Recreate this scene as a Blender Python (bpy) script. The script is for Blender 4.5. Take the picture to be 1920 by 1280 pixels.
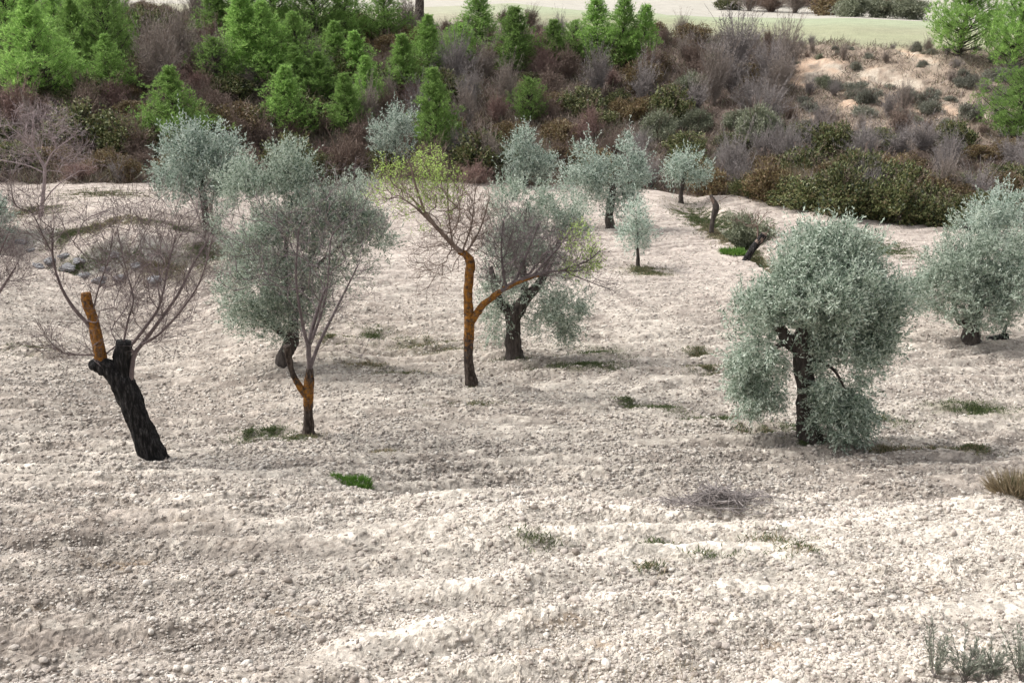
import bpy, math, random
import numpy as np
from math import radians as R
for o in list(bpy.data.objects): bpy.data.objects.remove(o)
scene = bpy.context.scene
C = scene.collection

# ------------------------------------------------------------------ camera, sky, sun, exposure
CAMZ, PITCH, F = 12.0, R(20.0), 2000.0          # F in pixels of the 1920 wide photograph
cam_d = bpy.data.cameras.new("camera"); cam = bpy.data.objects.new("camera", cam_d); C.objects.link(cam)
cam.location = (0, 0, CAMZ); cam.rotation_euler = (R(90) - PITCH, 0, 0)
cam_d.sensor_width = 36; cam_d.lens = 36 * F / 1920; cam_d.clip_start = 0.1; cam_d.clip_end = 6000
scene.camera = cam

SUN_EL, SUN_AZ = R(52), R(-70)                  # azimuth from +Y (ahead) towards +X
world = bpy.data.worlds.new("World"); scene.world = world; world.use_nodes = True
wn = world.node_tree; bg = wn.nodes["Background"]
sky = wn.nodes.new("ShaderNodeTexSky"); sky.sky_type = 'NISHITA'; sky.sun_disc = False
sky.sun_elevation = SUN_EL; sky.sun_rotation = SUN_AZ
sky.air_density = 1.0; sky.dust_density = 6.0; sky.ozone_density = 1.0
hsv = wn.nodes.new("ShaderNodeHueSaturation"); hsv.inputs["Saturation"].default_value = 0.25
wn.links.new(sky.outputs[0], hsv.inputs["Color"]); wn.links.new(hsv.outputs[0], bg.inputs[0])
bg.inputs[1].default_value = 0.15
sun_d = bpy.data.lights.new("sun", 'SUN'); sun = bpy.data.objects.new("sun", sun_d); C.objects.link(sun)
sun_d.energy = 0.9; sun_d.angle = R(12); sun_d.color = (1.0, 0.975, 0.95)
sun.rotation_euler = (R(90) - SUN_EL, 0, math.pi - SUN_AZ)
scene.view_settings.view_transform = 'Standard'; scene.view_settings.look = 'None'
scene.view_settings.exposure = 0.88; scene.view_settings.gamma = 1.0
scene.cycles.max_bounces = 8; scene.cycles.diffuse_bounces = 4; scene.cycles.transparent_max_bounces = 4

# ------------------------------------------------------------------ pixel <-> world (used only to measure the place)
cp, sp = math.cos(PITCH), math.sin(PITCH)
def ray(px, py):
    a = (px - 960) / F; b = -(py - 640) / F
    return np.array([a, cp + b * sp, -sp + b * cp])
def P(px, py, Y):
    d = ray(px, py); s = Y / d[1]
    return np.array([d[0] * s, Y, CAMZ + d[2] * s])
def pxm(p):                                        # pixels per metre at a world point
    return F / (p[1] * cp - (p[2] - CAMZ) * sp)

# ------------------------------------------------------------------ noise
def hsh(ix, iy, iz=0, seed=0):
    h = (ix.astype(np.int64) * 374761393 + iy.astype(np.int64) * 668265263 + np.asarray(iz).astype(np.int64) * 2147483647 + seed * 974634777) & 0xFFFFFFFF
    h = ((h ^ (h >> 13)) * 1274126177) & 0xFFFFFFFF
    h = ((h ^ (h >> 16)) * 2246822519) & 0xFFFFFFFF
    return ((h ^ (h >> 15)) & 0xFFFFFF) / 16777216.0
def vn2(x, y, seed=0):
    ix = np.floor(x); iy = np.floor(y); fx = x - ix; fy = y - iy
    fx = fx * fx * (3 - 2 * fx); fy = fy * fy * (3 - 2 * fy)
    a = hsh(ix, iy, 0, seed); b = hsh(ix + 1, iy, 0, seed); c = hsh(ix, iy + 1, 0, seed); d = hsh(ix + 1, iy + 1, 0, seed)
    return (a + (b - a) * fx) * (1 - fy) + (c + (d - c) * fx) * fy
def fbm2(x, y, seed=0, octv=4):
    s = 0; a = 0.5
    for k in range(octv): s = s + a * vn2(x, y, seed + k * 17); x = x * 2.03 + 3.1; y = y * 2.03 + 1.7; a *= 0.5
    return s / (1 - 0.5 ** octv)
def vn3(x, y, z, seed=0):
    ix = np.floor(x); iy = np.floor(y); iz = np.floor(z); fx = x - ix; fy = y - iy; fz = z - iz
    fx = fx * fx * (3 - 2 * fx); fy = fy * fy * (3 - 2 * fy); fz = fz * fz * (3 - 2 * fz)
    r = 0
    for dx in (0, 1):
        for dy in (0, 1):
            for dz in (0, 1):
                r = r + hsh(ix + dx, iy + dy, iz + dz, seed) * (fx if dx else 1 - fx) * (fy if dy else 1 - fy) * (fz if dz else 1 - fz)
    return r
def worley(x, y, seed=0):
    ix = np.floor(x); iy = np.floor(y); best = np.full(x.shape, 9.0); bid = np.zeros(x.shape)
    for dx in (-1, 0, 1):
        for dy in (-1, 0, 1):
            cx = ix + dx; cy = iy + dy
            qx = cx + hsh(cx, cy, 0, seed); qy = cy + hsh(cx, cy, 1, seed)
            d = (qx - x) ** 2 + (qy - y) ** 2
            m = d < best
            best = np.where(m, d, best); bid = np.where(m, hsh(cx, cy, 2, seed), bid)
    return np.sqrt(best), bid
def sstep(a, b, x):
    t = np.clip((x - a) / (b - a), 0, 1); return t * t * (3 - 2 * t)

# ------------------------------------------------------------------ the lie of the land: measured spots (photo x, photo y, distance)
CTRL = []
def crow(py, pairs):
    for px, Y in pairs: CTRL.append((px, py, Y))
crow(1280, [(-80, 6.2), (480, 6.3), (960, 6.4), (1440, 6.4), (2000, 6.4)])
crow(1100, [(-80, 7.8), (480, 7.9), (960, 8.0), (1440, 8.0), (2000, 8.0)])
crow(942, [(-80, 10.1), (480, 10.4), (960, 10.6), (1440, 10.8), (2000, 10.9)])
crow(927, [(700, 11.6), (960, 12.5), (1440, 12.9), (2000, 13.0)])
crow(862, [(-80, 13.5), (285, 14.0), (620, 14.2)])
crow(825, [(0, 14.9), (480, 15.8), (960, 15.6), (1300, 15.7), (1520, 16.0), (2000, 16.6)])
crow(725, [(-60, 18), (480, 19.2), (885, 19.5), (1400, 20), (2000, 20.6)])
crow(640, [(-60, 22), (480, 23), (960, 23.5), (1500, 23.8), (2000, 24.4)])
crow(560, [(0, 26.6), (500, 27.5), (960, 28), (1500, 28.5), (2000, 29)])
crow(500, [(600, 32), (960, 33), (1197, 33), (1500, 33.5), (2000, 34)])
CTRL += [(0, 475, 31.0), (110, 508, 30.0), (260, 538, 29.4), (400, 542, 29.2),
         (0, 430, 33.0), (250, 440, 31.6), (380, 455, 32.0), (150, 410, 34.5), (330, 385, 37.5), (0, 400, 36),
         (0, 345, 44), (250, 345, 44.5), (430, 345, 48)]
crow(425, [(700, 40), (1145, 40.5), (1500, 41), (1950, 41.5)])
crow(380, [(600, 46), (900, 47), (1277, 48), (1470, 47.5)])
CTRL += [(620, 340, 53), (1000, 343, 53.5), (1230, 353, 52), (1700, 413, 44.6), (1810, 422, 43.6), (2000, 428, 43)]
CTRL += [(300, 200, 56), (0, 200, 54.5), (700, 200, 63), (960, 200, 65.5), (1300, 210, 62.5), (1600, 220, 59.5), (1900, 235, 57.5)]
CTRL += [(0, 28, 86), (300, 25, 88), (700, 45, 84), (1000, 60, 80), (1250, 72, 76.5), (1500, 80, 75), (1750, 88, 73), (1950, 96, 71)]
CTRL += [(0, 6, 118), (300, 5, 120), (700, 17, 116), (1250, 28, 113), (1750, 40, 104), (1950, 45, 102), (1200, 4, 148), (1900, 6, 146), (600, 2, 150)]
cx = np.array([P(*c) for c in CTRL])
cu = cx[:, 0] / cx[:, 1]; cv = 0.55 * np.log(cx[:, 1]); ct = (CAMZ - cx[:, 2]) / cx[:, 1]
def tps(r2): return np.where(r2 > 1e-12, 0.5 * r2 * np.log(np.maximum(r2, 1e-12)), 0)
n = len(cu); K = tps((cu[:, None] - cu) ** 2 + (cv[:, None] - cv) ** 2) + 2e-5 * np.eye(n)
A = np.zeros((n + 3, n + 3)); A[:n, :n] = K; A[:n, n] = 1; A[:n, n + 1] = cu; A[:n, n + 2] = cv; A[n:, :n] = A[:n, n:].T
sol = np.linalg.solve(A, np.concatenate([ct, np.zeros(3)]))
def _t(u, v):
    u = u.ravel(); v = v.ravel(); out = np.empty(u.shape)
    for i in range(0, len(u), 60000):
        a, b = u[i:i + 60000], v[i:i + 60000]
        out[i:i + 60000] = tps((a[:, None] - cu) ** 2 + (b[:, None] - cv) ** 2) @ sol[:n] + sol[n] + sol[n + 1] * a + sol[n + 2] * b
    return out
# tabulated once, then looked up bilinearly
TU = np.linspace(-0.58, 0.58, 150); TV = np.linspace(math.log(6.2), math.log(148), 330)
gu, gv = np.meshgrid(TU, TV); TT = _t(gu, 0.55 * gv).reshape(gu.shape)
def tangent_line(pts):                             # photo points with a known distance -> a line on the ground, distance as a function of X/Y
    h = sorted((P(px, 640, 10)[0] / 10, Y) for px, Y in pts); us = np.array([a for a, b in h]); ys = np.array([b for a, b in h]); return lambda u: np.interp(u, us, ys)
gully_line = tangent_line([(-200, 32.5), (0, 31.2), (110, 30.0), (200, 29.3), (300, 29.0), (480, 29.0)])
ditch_line = tangent_line([(1225, 46.5), (1300, 43.0), (1340, 38.5), (1390, 34.5), (1440, 31.8), (1500, 30.5)])
step_line = tangent_line([(600, 21.2), (640, 21.0), (880, 19.9), (1100, 18.5), (1250, 17.8), (1450, 16.9), (1850, 15.9), (2000, 15.6)])
def lip(u): return 10.75 + 1.2 * np.clip(-u, -.1, .3)
def relief(u, Y):                                  # the gully beyond the left field edge and the ditch beside the right one
    d = Y - gully_line(u); w = 1 - sstep(-.27, -.19, u)
    z = -0.75 * w * sstep(0, .55, d) * (1 - sstep(1.0, 3.0, d))
    d = Y - lip(u); w = sstep(-.22, -.02, u); z = z + w * ((.05 + .08 * vn2(u * 14, u * 0, 5)) * np.exp(-(d / .5) ** 2) - .36 * sstep(.15, .7, d) * (1 - sstep(1.2, 3.2, d)))
    d = Y - step_line(u); w = sstep(-.17, -.12, u); z = z - w * .20 * sstep(0, .45, d) * (1 - sstep(.8, 3.2, d))
    d = Y - ditch_line(u); w = sstep(.135, .185, u) * (1 - sstep(.26, .31, u))
    return z - 0.85 * w * sstep(0, .9, d) * (1 - .75 * sstep(2.5, 9, d))
def height(X, Y):
    X = np.atleast_1d(np.asarray(X, float)); Y = np.atleast_1d(np.asarray(Y, float))
    Yc = np.clip(Y, 6.2, 148); u = np.clip(X / Yc, -0.58, 0.58); v = np.log(Yc)
    fu = (u + 0.58) / 1.16 * 149; fv = (v - TV[0]) / (TV[-1] - TV[0]) * 329
    iu = np.clip(fu.astype(int), 0, 148); iv = np.clip(fv.astype(int), 0, 328); a = fu - iu; b = fv - iv
    t = (TT[iv, iu] * (1 - a) + TT[iv, iu + 1] * a) * (1 - b) + (TT[iv + 1, iu] * (1 - a) + TT[iv + 1, iu + 1] * a) * b
    z = CAMZ - t * Yc + relief(u, Yc)
    near = np.clip((6.2 - Y) / 5.2, 0, 1)
    return z * (1 - near) + (CAMZ - 1.7) * near
def hit(px, py, y0=6.3, y1=148):
    d = ray(px, py); Ys = np.exp(np.linspace(math.log(y0), math.log(y1), 2500)); s = Ys / d[1]
    z = CAMZ + d[2] * s; h = height(d[0] * s, Ys); b = np.nonzero(z <= h)[0]
    i = b[0] if len(b) else len(Ys) - 1
    return np.array([d[0] * s[i], Ys[i], h[i]])
def gz(x, y): return float(height(x, y)[0])
def pix(p):
    q = np.asarray(p, float) - np.array([0, 0, CAMZ])
    dep = q[..., 1] * cp - q[..., 2] * sp
    return 960 + F * q[..., 0] / dep, 640 - F * (q[..., 1] * sp + q[..., 2] * cp) / dep

def curve_u(pts):                                  # ground line through photo points -> distance as a function of X/Y
    h = sorted((lambda q: (q[0] / q[1], q[1]))(hit(*p)) for p in pts)
    us = np.array([a for a, b in h]); ys = np.array([b for a, b in h])
    return lambda u: np.interp(u, us, ys)
field_edge = curve_u([(0, 347), (150, 347), (300, 347), (690, 343), (850, 343), (1100, 346), (1230, 354), (1400, 372), (1560, 394), (1700, 414), (1810, 424), (1919, 430)])
plateau_edge = curve_u([(0, 30), (300, 27), (700, 48), (1000, 63), (1250, 76), (1500, 84), (1750, 92), (1919, 99)])
far_edge = curve_u([(0, 5), (300, 7), (700, 16), (960, 6), (1250, 29), (1500, 35), (1750, 41), (1919, 46)])

# ------------------------------------------------------------------ mesh helpers
def mesh_np(name, V, faces, mats, smooth=False, mi=None):
    V = np.asarray(V, np.float32); faces = [np.asarray(f, np.int32) for f in (faces if isinstance(faces, list) else [faces]) if len(f)]
    me = bpy.data.meshes.new(name); me.vertices.add(len(V)); me.vertices.foreach_set("co", V.ravel())
    tot = sum(f.size for f in faces); npoly = sum(len(f) for f in faces)
    me.loops.add(tot); me.polygons.add(npoly)
    me.loops.foreach_set("vertex_index", np.concatenate([f.ravel() for f in faces]))
    st = []; s = 0
    for f in faces: st.append(s + np.arange(len(f)) * f.shape[1]); s += f.size
    me.polygons.foreach_set("loop_start", np.concatenate(st).astype(np.int32))
    for m in (mats if isinstance(mats, (list, tuple)) else [mats]): me.materials.append(m)
    if mi is not None: me.polygons.foreach_set("material_index", np.asarray(mi, np.int32))
    me.polygons.foreach_set("use_smooth", np.full(npoly, smooth))
    me.update(calc_edges=True)
    return me
def link(name, me, parent=None, label=None, cat=None, group=None, kind=None):
    o = bpy.data.objects.new(name, me); C.objects.link(o)
    if parent is not None: o.parent = parent
    for k, v in (("label", label), ("category", cat), ("group", group), ("kind", kind)):
        if v: o[k] = v
    return o
def empty(name, loc, label, cat, group=None):
    o = link(name, None, None, label, cat, group); o.location = loc; o.empty_display_size = 0.2; return o
def copy_tree(o, loc, rz, sc, label=None, group=None):
    c = o.copy(); C.objects.link(c); c.location = loc; c.rotation_euler = (0, 0, rz); c.scale = sc
    if label: c["label"] = label
    if group: c["group"] = group
    for ch in list(o.children):
        d = ch.copy(); C.objects.link(d); d.parent = c
    return c
def unit(v): return v / np.maximum(np.linalg.norm(v, axis=-1, keepdims=True), 1e-9)
def leaves(rng, Pt, D, L, W):                      # narrow rhombic blades
    n = len(Pt); D = unit(D); S = unit(np.cross(D, rng.normal(size=(n, 3)))); L = np.broadcast_to(L, (n,))[:, None]; W = np.broadcast_to(W, (n,))[:, None]
    V = np.stack([Pt, Pt + D * L * 0.45 + S * W / 2, Pt + D * L, Pt + D * L * 0.45 - S * W / 2], 1).reshape(-1, 3)
    return V, np.arange(4 * n).reshape(n, 4)
def needles(rng, Pt, D, L, W):
    n = len(Pt); D = unit(D); S = unit(np.cross(D, rng.normal(size=(n, 3)))); L = np.broadcast_to(L, (n,))[:, None]; W = np.broadcast_to(W, (n,))[:, None]
    V = np.stack([Pt - S * W / 2, Pt + S * W / 2, Pt + D * L], 1).reshape(-1, 3)
    return V, np.arange(3 * n).reshape(n, 3)
class Geo:
    def __init__(s): s.V = []; s.q = []; s.t = []; s.n = 0
    def add(s, V, Fc):
        if not len(V): return
        (s.q if Fc.shape[1] == 4 else s.t).append(Fc + s.n); s.V.append(V); s.n += len(V)
    def mesh(s, name, mat, smooth=False):
        fs = []
        if s.q: fs.append(np.concatenate(s.q))
        if s.t: fs.append(np.concatenate(s.t))
        return mesh_np(name, np.concatenate(s.V), fs, mat, smooth)
def tube(path, rad, sides, lump=0.0, seed=0, lf=3.0, cap=True):
    path = np.asarray(path, float); rad = np.asarray(rad, float); m = len(path)
    T = unit(np.gradient(path, axis=0)); ref = np.eye(3)[np.argmin(np.abs(unit(path[-1] - path[0])))]
    N = unit(np.cross(T, ref)); B = np.cross(T, N)
    a = np.arange(sides) * 2 * math.pi / sides
    ring = np.cos(a)[None, :, None] * N[:, None] + np.sin(a)[None, :, None] * B[:, None]
    r = rad[:, None] * np.ones(sides)
    if lump:
        s = np.concatenate([[0], np.cumsum(np.linalg.norm(np.diff(path, axis=0), axis=1))])
        q = path[:, None] + ring * rad[:, None, None]
        n1 = vn3(q[..., 0] * lf * 2.2, q[..., 1] * lf * 2.2, q[..., 2] * lf * 0.6, seed) - 0.5
        n2 = vn3(q[..., 0] * lf * 6, q[..., 1] * lf * 6, q[..., 2] * lf * 2.2, seed + 5) - 0.5
        r = r * (1 + lump * (1.6 * n1 + 0.8 * n2))
    V = (path[:, None] + ring * r[..., None]).reshape(-1, 3)
    i = np.arange(m - 1)[:, None] * sides; j = np.arange(sides)[None]; k = (j + 1) % sides
    Fq = np.stack([i + j, i + k, i + sides + k, i + sides + j], -1).reshape(-1, 4)
    if not cap: return V, Fq, None
    V = np.concatenate([V, [path[-1] + T[-1] * rad[-1] * 0.25]])
    c = len(V) - 1; b = (m - 1) * sides
    Ft = np.stack([b + np.arange(sides), b + (np.arange(sides) + 1) % sides, np.full(sides, c)], -1)
    return V, Fq, Ft
def smooth_path(pts, per=8):                       # Catmull-Rom through points (x,y,z,r)
    p = np.asarray(pts, float); p = np.concatenate([[2 * p[0] - p[1]], p, [2 * p[-1] - p[-2]]]); out = []
    for i in range(1, len(p) - 2):
        for t in np.linspace(0, 1, per, endpoint=False):
            a, b, c, d = p[i - 1], p[i], p[i + 1], p[i + 2]
            out.append(0.5 * (2 * b + (c - a) * t + (2 * a - 5 * b + 4 * c - d) * t * t + (3 * b - a - 3 * c + d) * t ** 3))
    out.append(p[-2]); return np.array(out)

class Grower:                                      # joins scattered shoot tips to a limb skeleton
    def __init__(s, rng, tip=0.003, e=2.6):
        s.rng = rng; s.N = np.zeros((60000, 3)); s.T = np.zeros((60000, 3)); s.L = np.zeros(60000); s.par = np.full(60000, -1); s.rm = np.zeros(60000); s.n = 0; s.tip = tip; s.e = e
    def node(s, p, par, rm=0.0):
        i = s.n; s.N[i] = p; s.par[i] = par; s.rm[i] = rm
        if par >= 0:
            d = p - s.N[par]; l = np.linalg.norm(d); s.T[i] = d / max(l, 1e-9); s.L[i] = s.L[par] + l
        else: s.T[i] = (0, 0, 1)
        s.n += 1; return i
    def limb(s, pts, par=-1):                      # pts (x,y,z,r)
        q = smooth_path(pts, 5); k = par
        for i, a in enumerate(q):
            if i == 0 and par >= 0: continue
            k = s.node(a[:3], k, a[3])
        return k
    def near(s, p): return int(np.argmin(np.linalg.norm(s.N[:s.n] - p, axis=1)))
    def grow(s, pts, step=0.22, wpath=0.25, bend=0.5, jit=0.12, lo=0):
        d0 = np.linalg.norm(pts - s.N[lo], axis=1)
        for p in pts[np.argsort(d0)]:
            v = p - s.N[lo:s.n]; d = np.linalg.norm(v, axis=1) + 1e-6
            cs = np.einsum('ij,ij->i', v, s.T[lo:s.n]) / d
            k = int(np.argmin(d * (1 + bend * (1 - cs)) + wpath * s.L[lo:s.n])) + lo
            a = s.N[k].copy(); t = s.T[k].copy(); dd = np.linalg.norm(p - a)
            if dd < 0.02: continue
            m = max(1, int(math.ceil(dd / step))); c = a + t * dd * 0.35; 
            for i in range(1, m + 1):
                f = i / m; q = (1 - f) ** 2 * a + 2 * f * (1 - f) * c + f * f * p
                if i < m: q = q + s.rng.normal(size=3) * jit * step * 0.5
                k = s.node(q, k)
    def shoots(s, g, n, L0, L1, W, up=.35, lo=0, hi=0):   # fine straight shoots along the thinner branches
        k = s.rng.integers(lo, hi or s.n, n); k = k[(s.rad[k] < .02)]; m = len(k); D = unit(s.T[k] * .6 + s.rng.normal(size=(m, 3)) * .55 + (0, 0, up)); P0 = s.N[k]
        L = s.rng.uniform(L0, L1, m); V, f = leaves(s.rng, P0, D, L, W); g.add(V, f)
        q = s.rng.integers(0, m, m); V, f = leaves(s.rng, P0[q] + D[q] * (L[q] * s.rng.uniform(.2, .9, m))[:, None], D[q] + s.rng.normal(size=(m, 3)) * .55, L[q] * .55, W * .8); g.add(V, f)
    def geo(s, lo_r=0.0):
        n = s.n; acc = np.zeros(n); rad = np.zeros(n)
        for i in range(n - 1, -1, -1):
            rad[i] = max(s.tip if acc[i] == 0 else acc[i] ** (1 / s.e), s.rm[i])
            if s.par[i] >= 0: acc[s.par[i]] += rad[i] ** s.e if s.rm[i] == 0 else s.tip ** s.e
        s.rad = rad; ch = [[] for _ in range(n)]
        for i in range(n):
            if s.par[i] >= 0: ch[s.par[i]].append(i)
        for c in ch: c.sort(key=lambda j: -rad[j])
        g = Geo(); st = [(i, -1) for i in range(n) if s.par[i] < 0]
        while st:
            i, frm = st.pop(); chain = ([frm] if frm >= 0 else []) + [i]
            rr = ([min(rad[frm], rad[i] * 1.15)] if frm >= 0 else []) + [rad[i]]
            while ch[i]:
                for j in ch[i][1:]: st.append((j, i))
                i = ch[i][0]; chain.append(i); rr.append(rad[i])
            if len(chain) < 2: continue
            rr = np.array(rr); sd = 10 if rr.max() > 0.05 else 6 if rr.max() > 0.02 else 4 if rr.max() > 0.008 else 3
            if rr.max() < lo_r: continue
            V, Fq, Ft = tube(s.N[chain], rr, sd, cap=False); g.add(V, Fq)
        return g

# ------------------------------------------------------------------ materials
def nt(name):
    m = bpy.data.materials.new(name); m.use_nodes = True; t = m.node_tree; b = t.nodes["Principled BSDF"]; return m, t, b
def ramp(t, stops):
    r = t.nodes.new("ShaderNodeValToRGB"); e = r.color_ramp.elements
    while len(e) < len(stops): e.new(0.5)
    for x, (p, c) in zip(e, stops): x.position = p; x.color = (*c, 1)
    return r
def mat_leaf(name, cols, back=None, trans=0.25, rough=0.55, objvar=0.25):
    m, t, b = nt(name); g = t.nodes.new("ShaderNodeNewGeometry")
    r = ramp(t, [(i / max(1, len(cols) - 1), c) for i, c in enumerate(cols)]); t.links.new(g.outputs["Random Per Island"], r.inputs[0]); col = r.outputs[0]
    if back:
        mx = t.nodes.new("ShaderNodeMix"); mx.data_type = 'RGBA'; mx.inputs[7].default_value = (*back, 1)
        t.links.new(g.outputs["Backfacing"], mx.inputs[0]); t.links.new(col, mx.inputs[6]); col = mx.outputs[2]
    if objvar:
        oi = t.nodes.new("ShaderNodeObjectInfo"); h = t.nodes.new("ShaderNodeHueSaturation"); mr = t.nodes.new("ShaderNodeMapRange")
        mr.inputs[3].default_value = 1 - objvar; mr.inputs[4].default_value = 1 + objvar
        t.links.new(oi.outputs["Random"], mr.inputs[0]); t.links.new(mr.outputs[0], h.inputs["Value"]); t.links.new(col, h.inputs["Color"])
        col = h.outputs[0]
    t.links.new(col, b.inputs["Base Color"]); b.inputs["Roughness"].default_value = rough; b.inputs["Specular IOR Level"].default_value = 0.35
    tr = t.nodes.new("ShaderNodeBsdfTranslucent"); t.links.new(col, tr.inputs[0]); ms = t.nodes.new("ShaderNodeMixShader"); ms.inputs[0].default_value = trans
    t.links.new(b.outputs[0], ms.inputs[1]); t.links.new(tr.outputs[0], ms.inputs[2]); t.links.new(ms.outputs[0], t.nodes["Material Output"].inputs[0])
    return m
def mat_bark(name, cols, scale=14, bump=0.6, stretch=0.25, rough=0.9, contrast=(0.3, 0.7)):
    m, t, b = nt(name); tc = t.nodes.new("ShaderNodeTexCoord"); mp = t.nodes.new("ShaderNodeMapping"); mp.inputs["Scale"].default_value = (1, 1, stretch)
    n1 = t.nodes.new("ShaderNodeTexNoise"); n1.inputs["Scale"].default_value = scale; n1.inputs["Detail"].default_value = 8; n1.inputs["Roughness"].default_value = 0.7
    t.links.new(tc.outputs["Object"], mp.inputs[0]); t.links.new(mp.outputs[0], n1.inputs["Vector"])
    k = len(cols) - 1; r = ramp(t, [(contrast[0] + (contrast[1] - contrast[0]) * i / max(1, k), c) for i, c in enumerate(cols)])
    t.links.new(n1.outputs[0], r.inputs[0]); t.links.new(r.outputs[0], b.inputs["Base Color"]); b.inputs["Roughness"].default_value = rough
    b.inputs["Specular IOR Level"].default_value = 0.2
    bp = t.nodes.new("ShaderNodeBump"); bp.inputs["Strength"].default_value = bump; bp.inputs["Distance"].default_value = 0.02
    t.links.new(n1.outputs[0], bp.inputs["Height"]); t.links.new(bp.outputs[0], b.inputs["Normal"])
    return m
def mat_lichen(name, z0, z1, z2, z3):
    m = mat_bark(name, [(.018, .013, .011), (.055, .042, .034), (.13, .105, .09)], 20, 1.0, .4, contrast=(.36, .66)); t = m.node_tree; L = t.links; b = t.nodes["Principled BSDF"]
    base = b.inputs["Base Color"].links[0].from_socket; tc = t.nodes.new("ShaderNodeTexCoord"); sx = t.nodes.new("ShaderNodeSeparateXYZ"); L.new(tc.outputs["Object"], sx.inputs[0])
    def mr(a, c, x, y):
        n = t.nodes.new("ShaderNodeMapRange"); n.inputs[1].default_value = a; n.inputs[2].default_value = c; n.inputs[3].default_value = x; n.inputs[4].default_value = y; L.new(sx.outputs["Z"], n.inputs[0]); return n.outputs[0]
    def mth(op, a, c):
        n = t.nodes.new("ShaderNodeMath"); n.operation = op
        for i, v in enumerate((a, c)):
            if isinstance(v, (int, float)): n.inputs[i].default_value = v
            else: L.new(v, n.inputs[i])
        return n.outputs[0]
    def noi(sc, dt):
        n = t.nodes.new("ShaderNodeTexNoise"); n.inputs["Scale"].default_value = sc; n.inputs["Detail"].default_value = dt; n.inputs["Roughness"].default_value = .7; L.new(tc.outputs["Object"], n.inputs["Vector"]); return n.outputs[0]
    k = mth("MINIMUM", mr(z0, z1, 0, 1), mr(z2, z3, 1, 0)); v = mth("ADD", mth("MULTIPLY", k, .42), noi(15, 9)); ms = ramp(t, [(.80, (0, 0, 0)), (1.0, (1, 1, 1))]); L.new(v, ms.inputs[0])
    lc = ramp(t, [(.30, (.12, .052, .014)), (.5, (.28, .115, .016)), (.7, (.40, .20, .045))]); L.new(noi(34, 6), lc.inputs[0])
    x = t.nodes.new("ShaderNodeMix"); x.data_type = 'RGBA'; L.new(ms.outputs[0], x.inputs[0]); L.new(base, x.inputs[6]); L.new(lc.outputs[0], x.inputs[7]); L.new(x.outputs[2], b.inputs["Base Color"])
    return m
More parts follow.
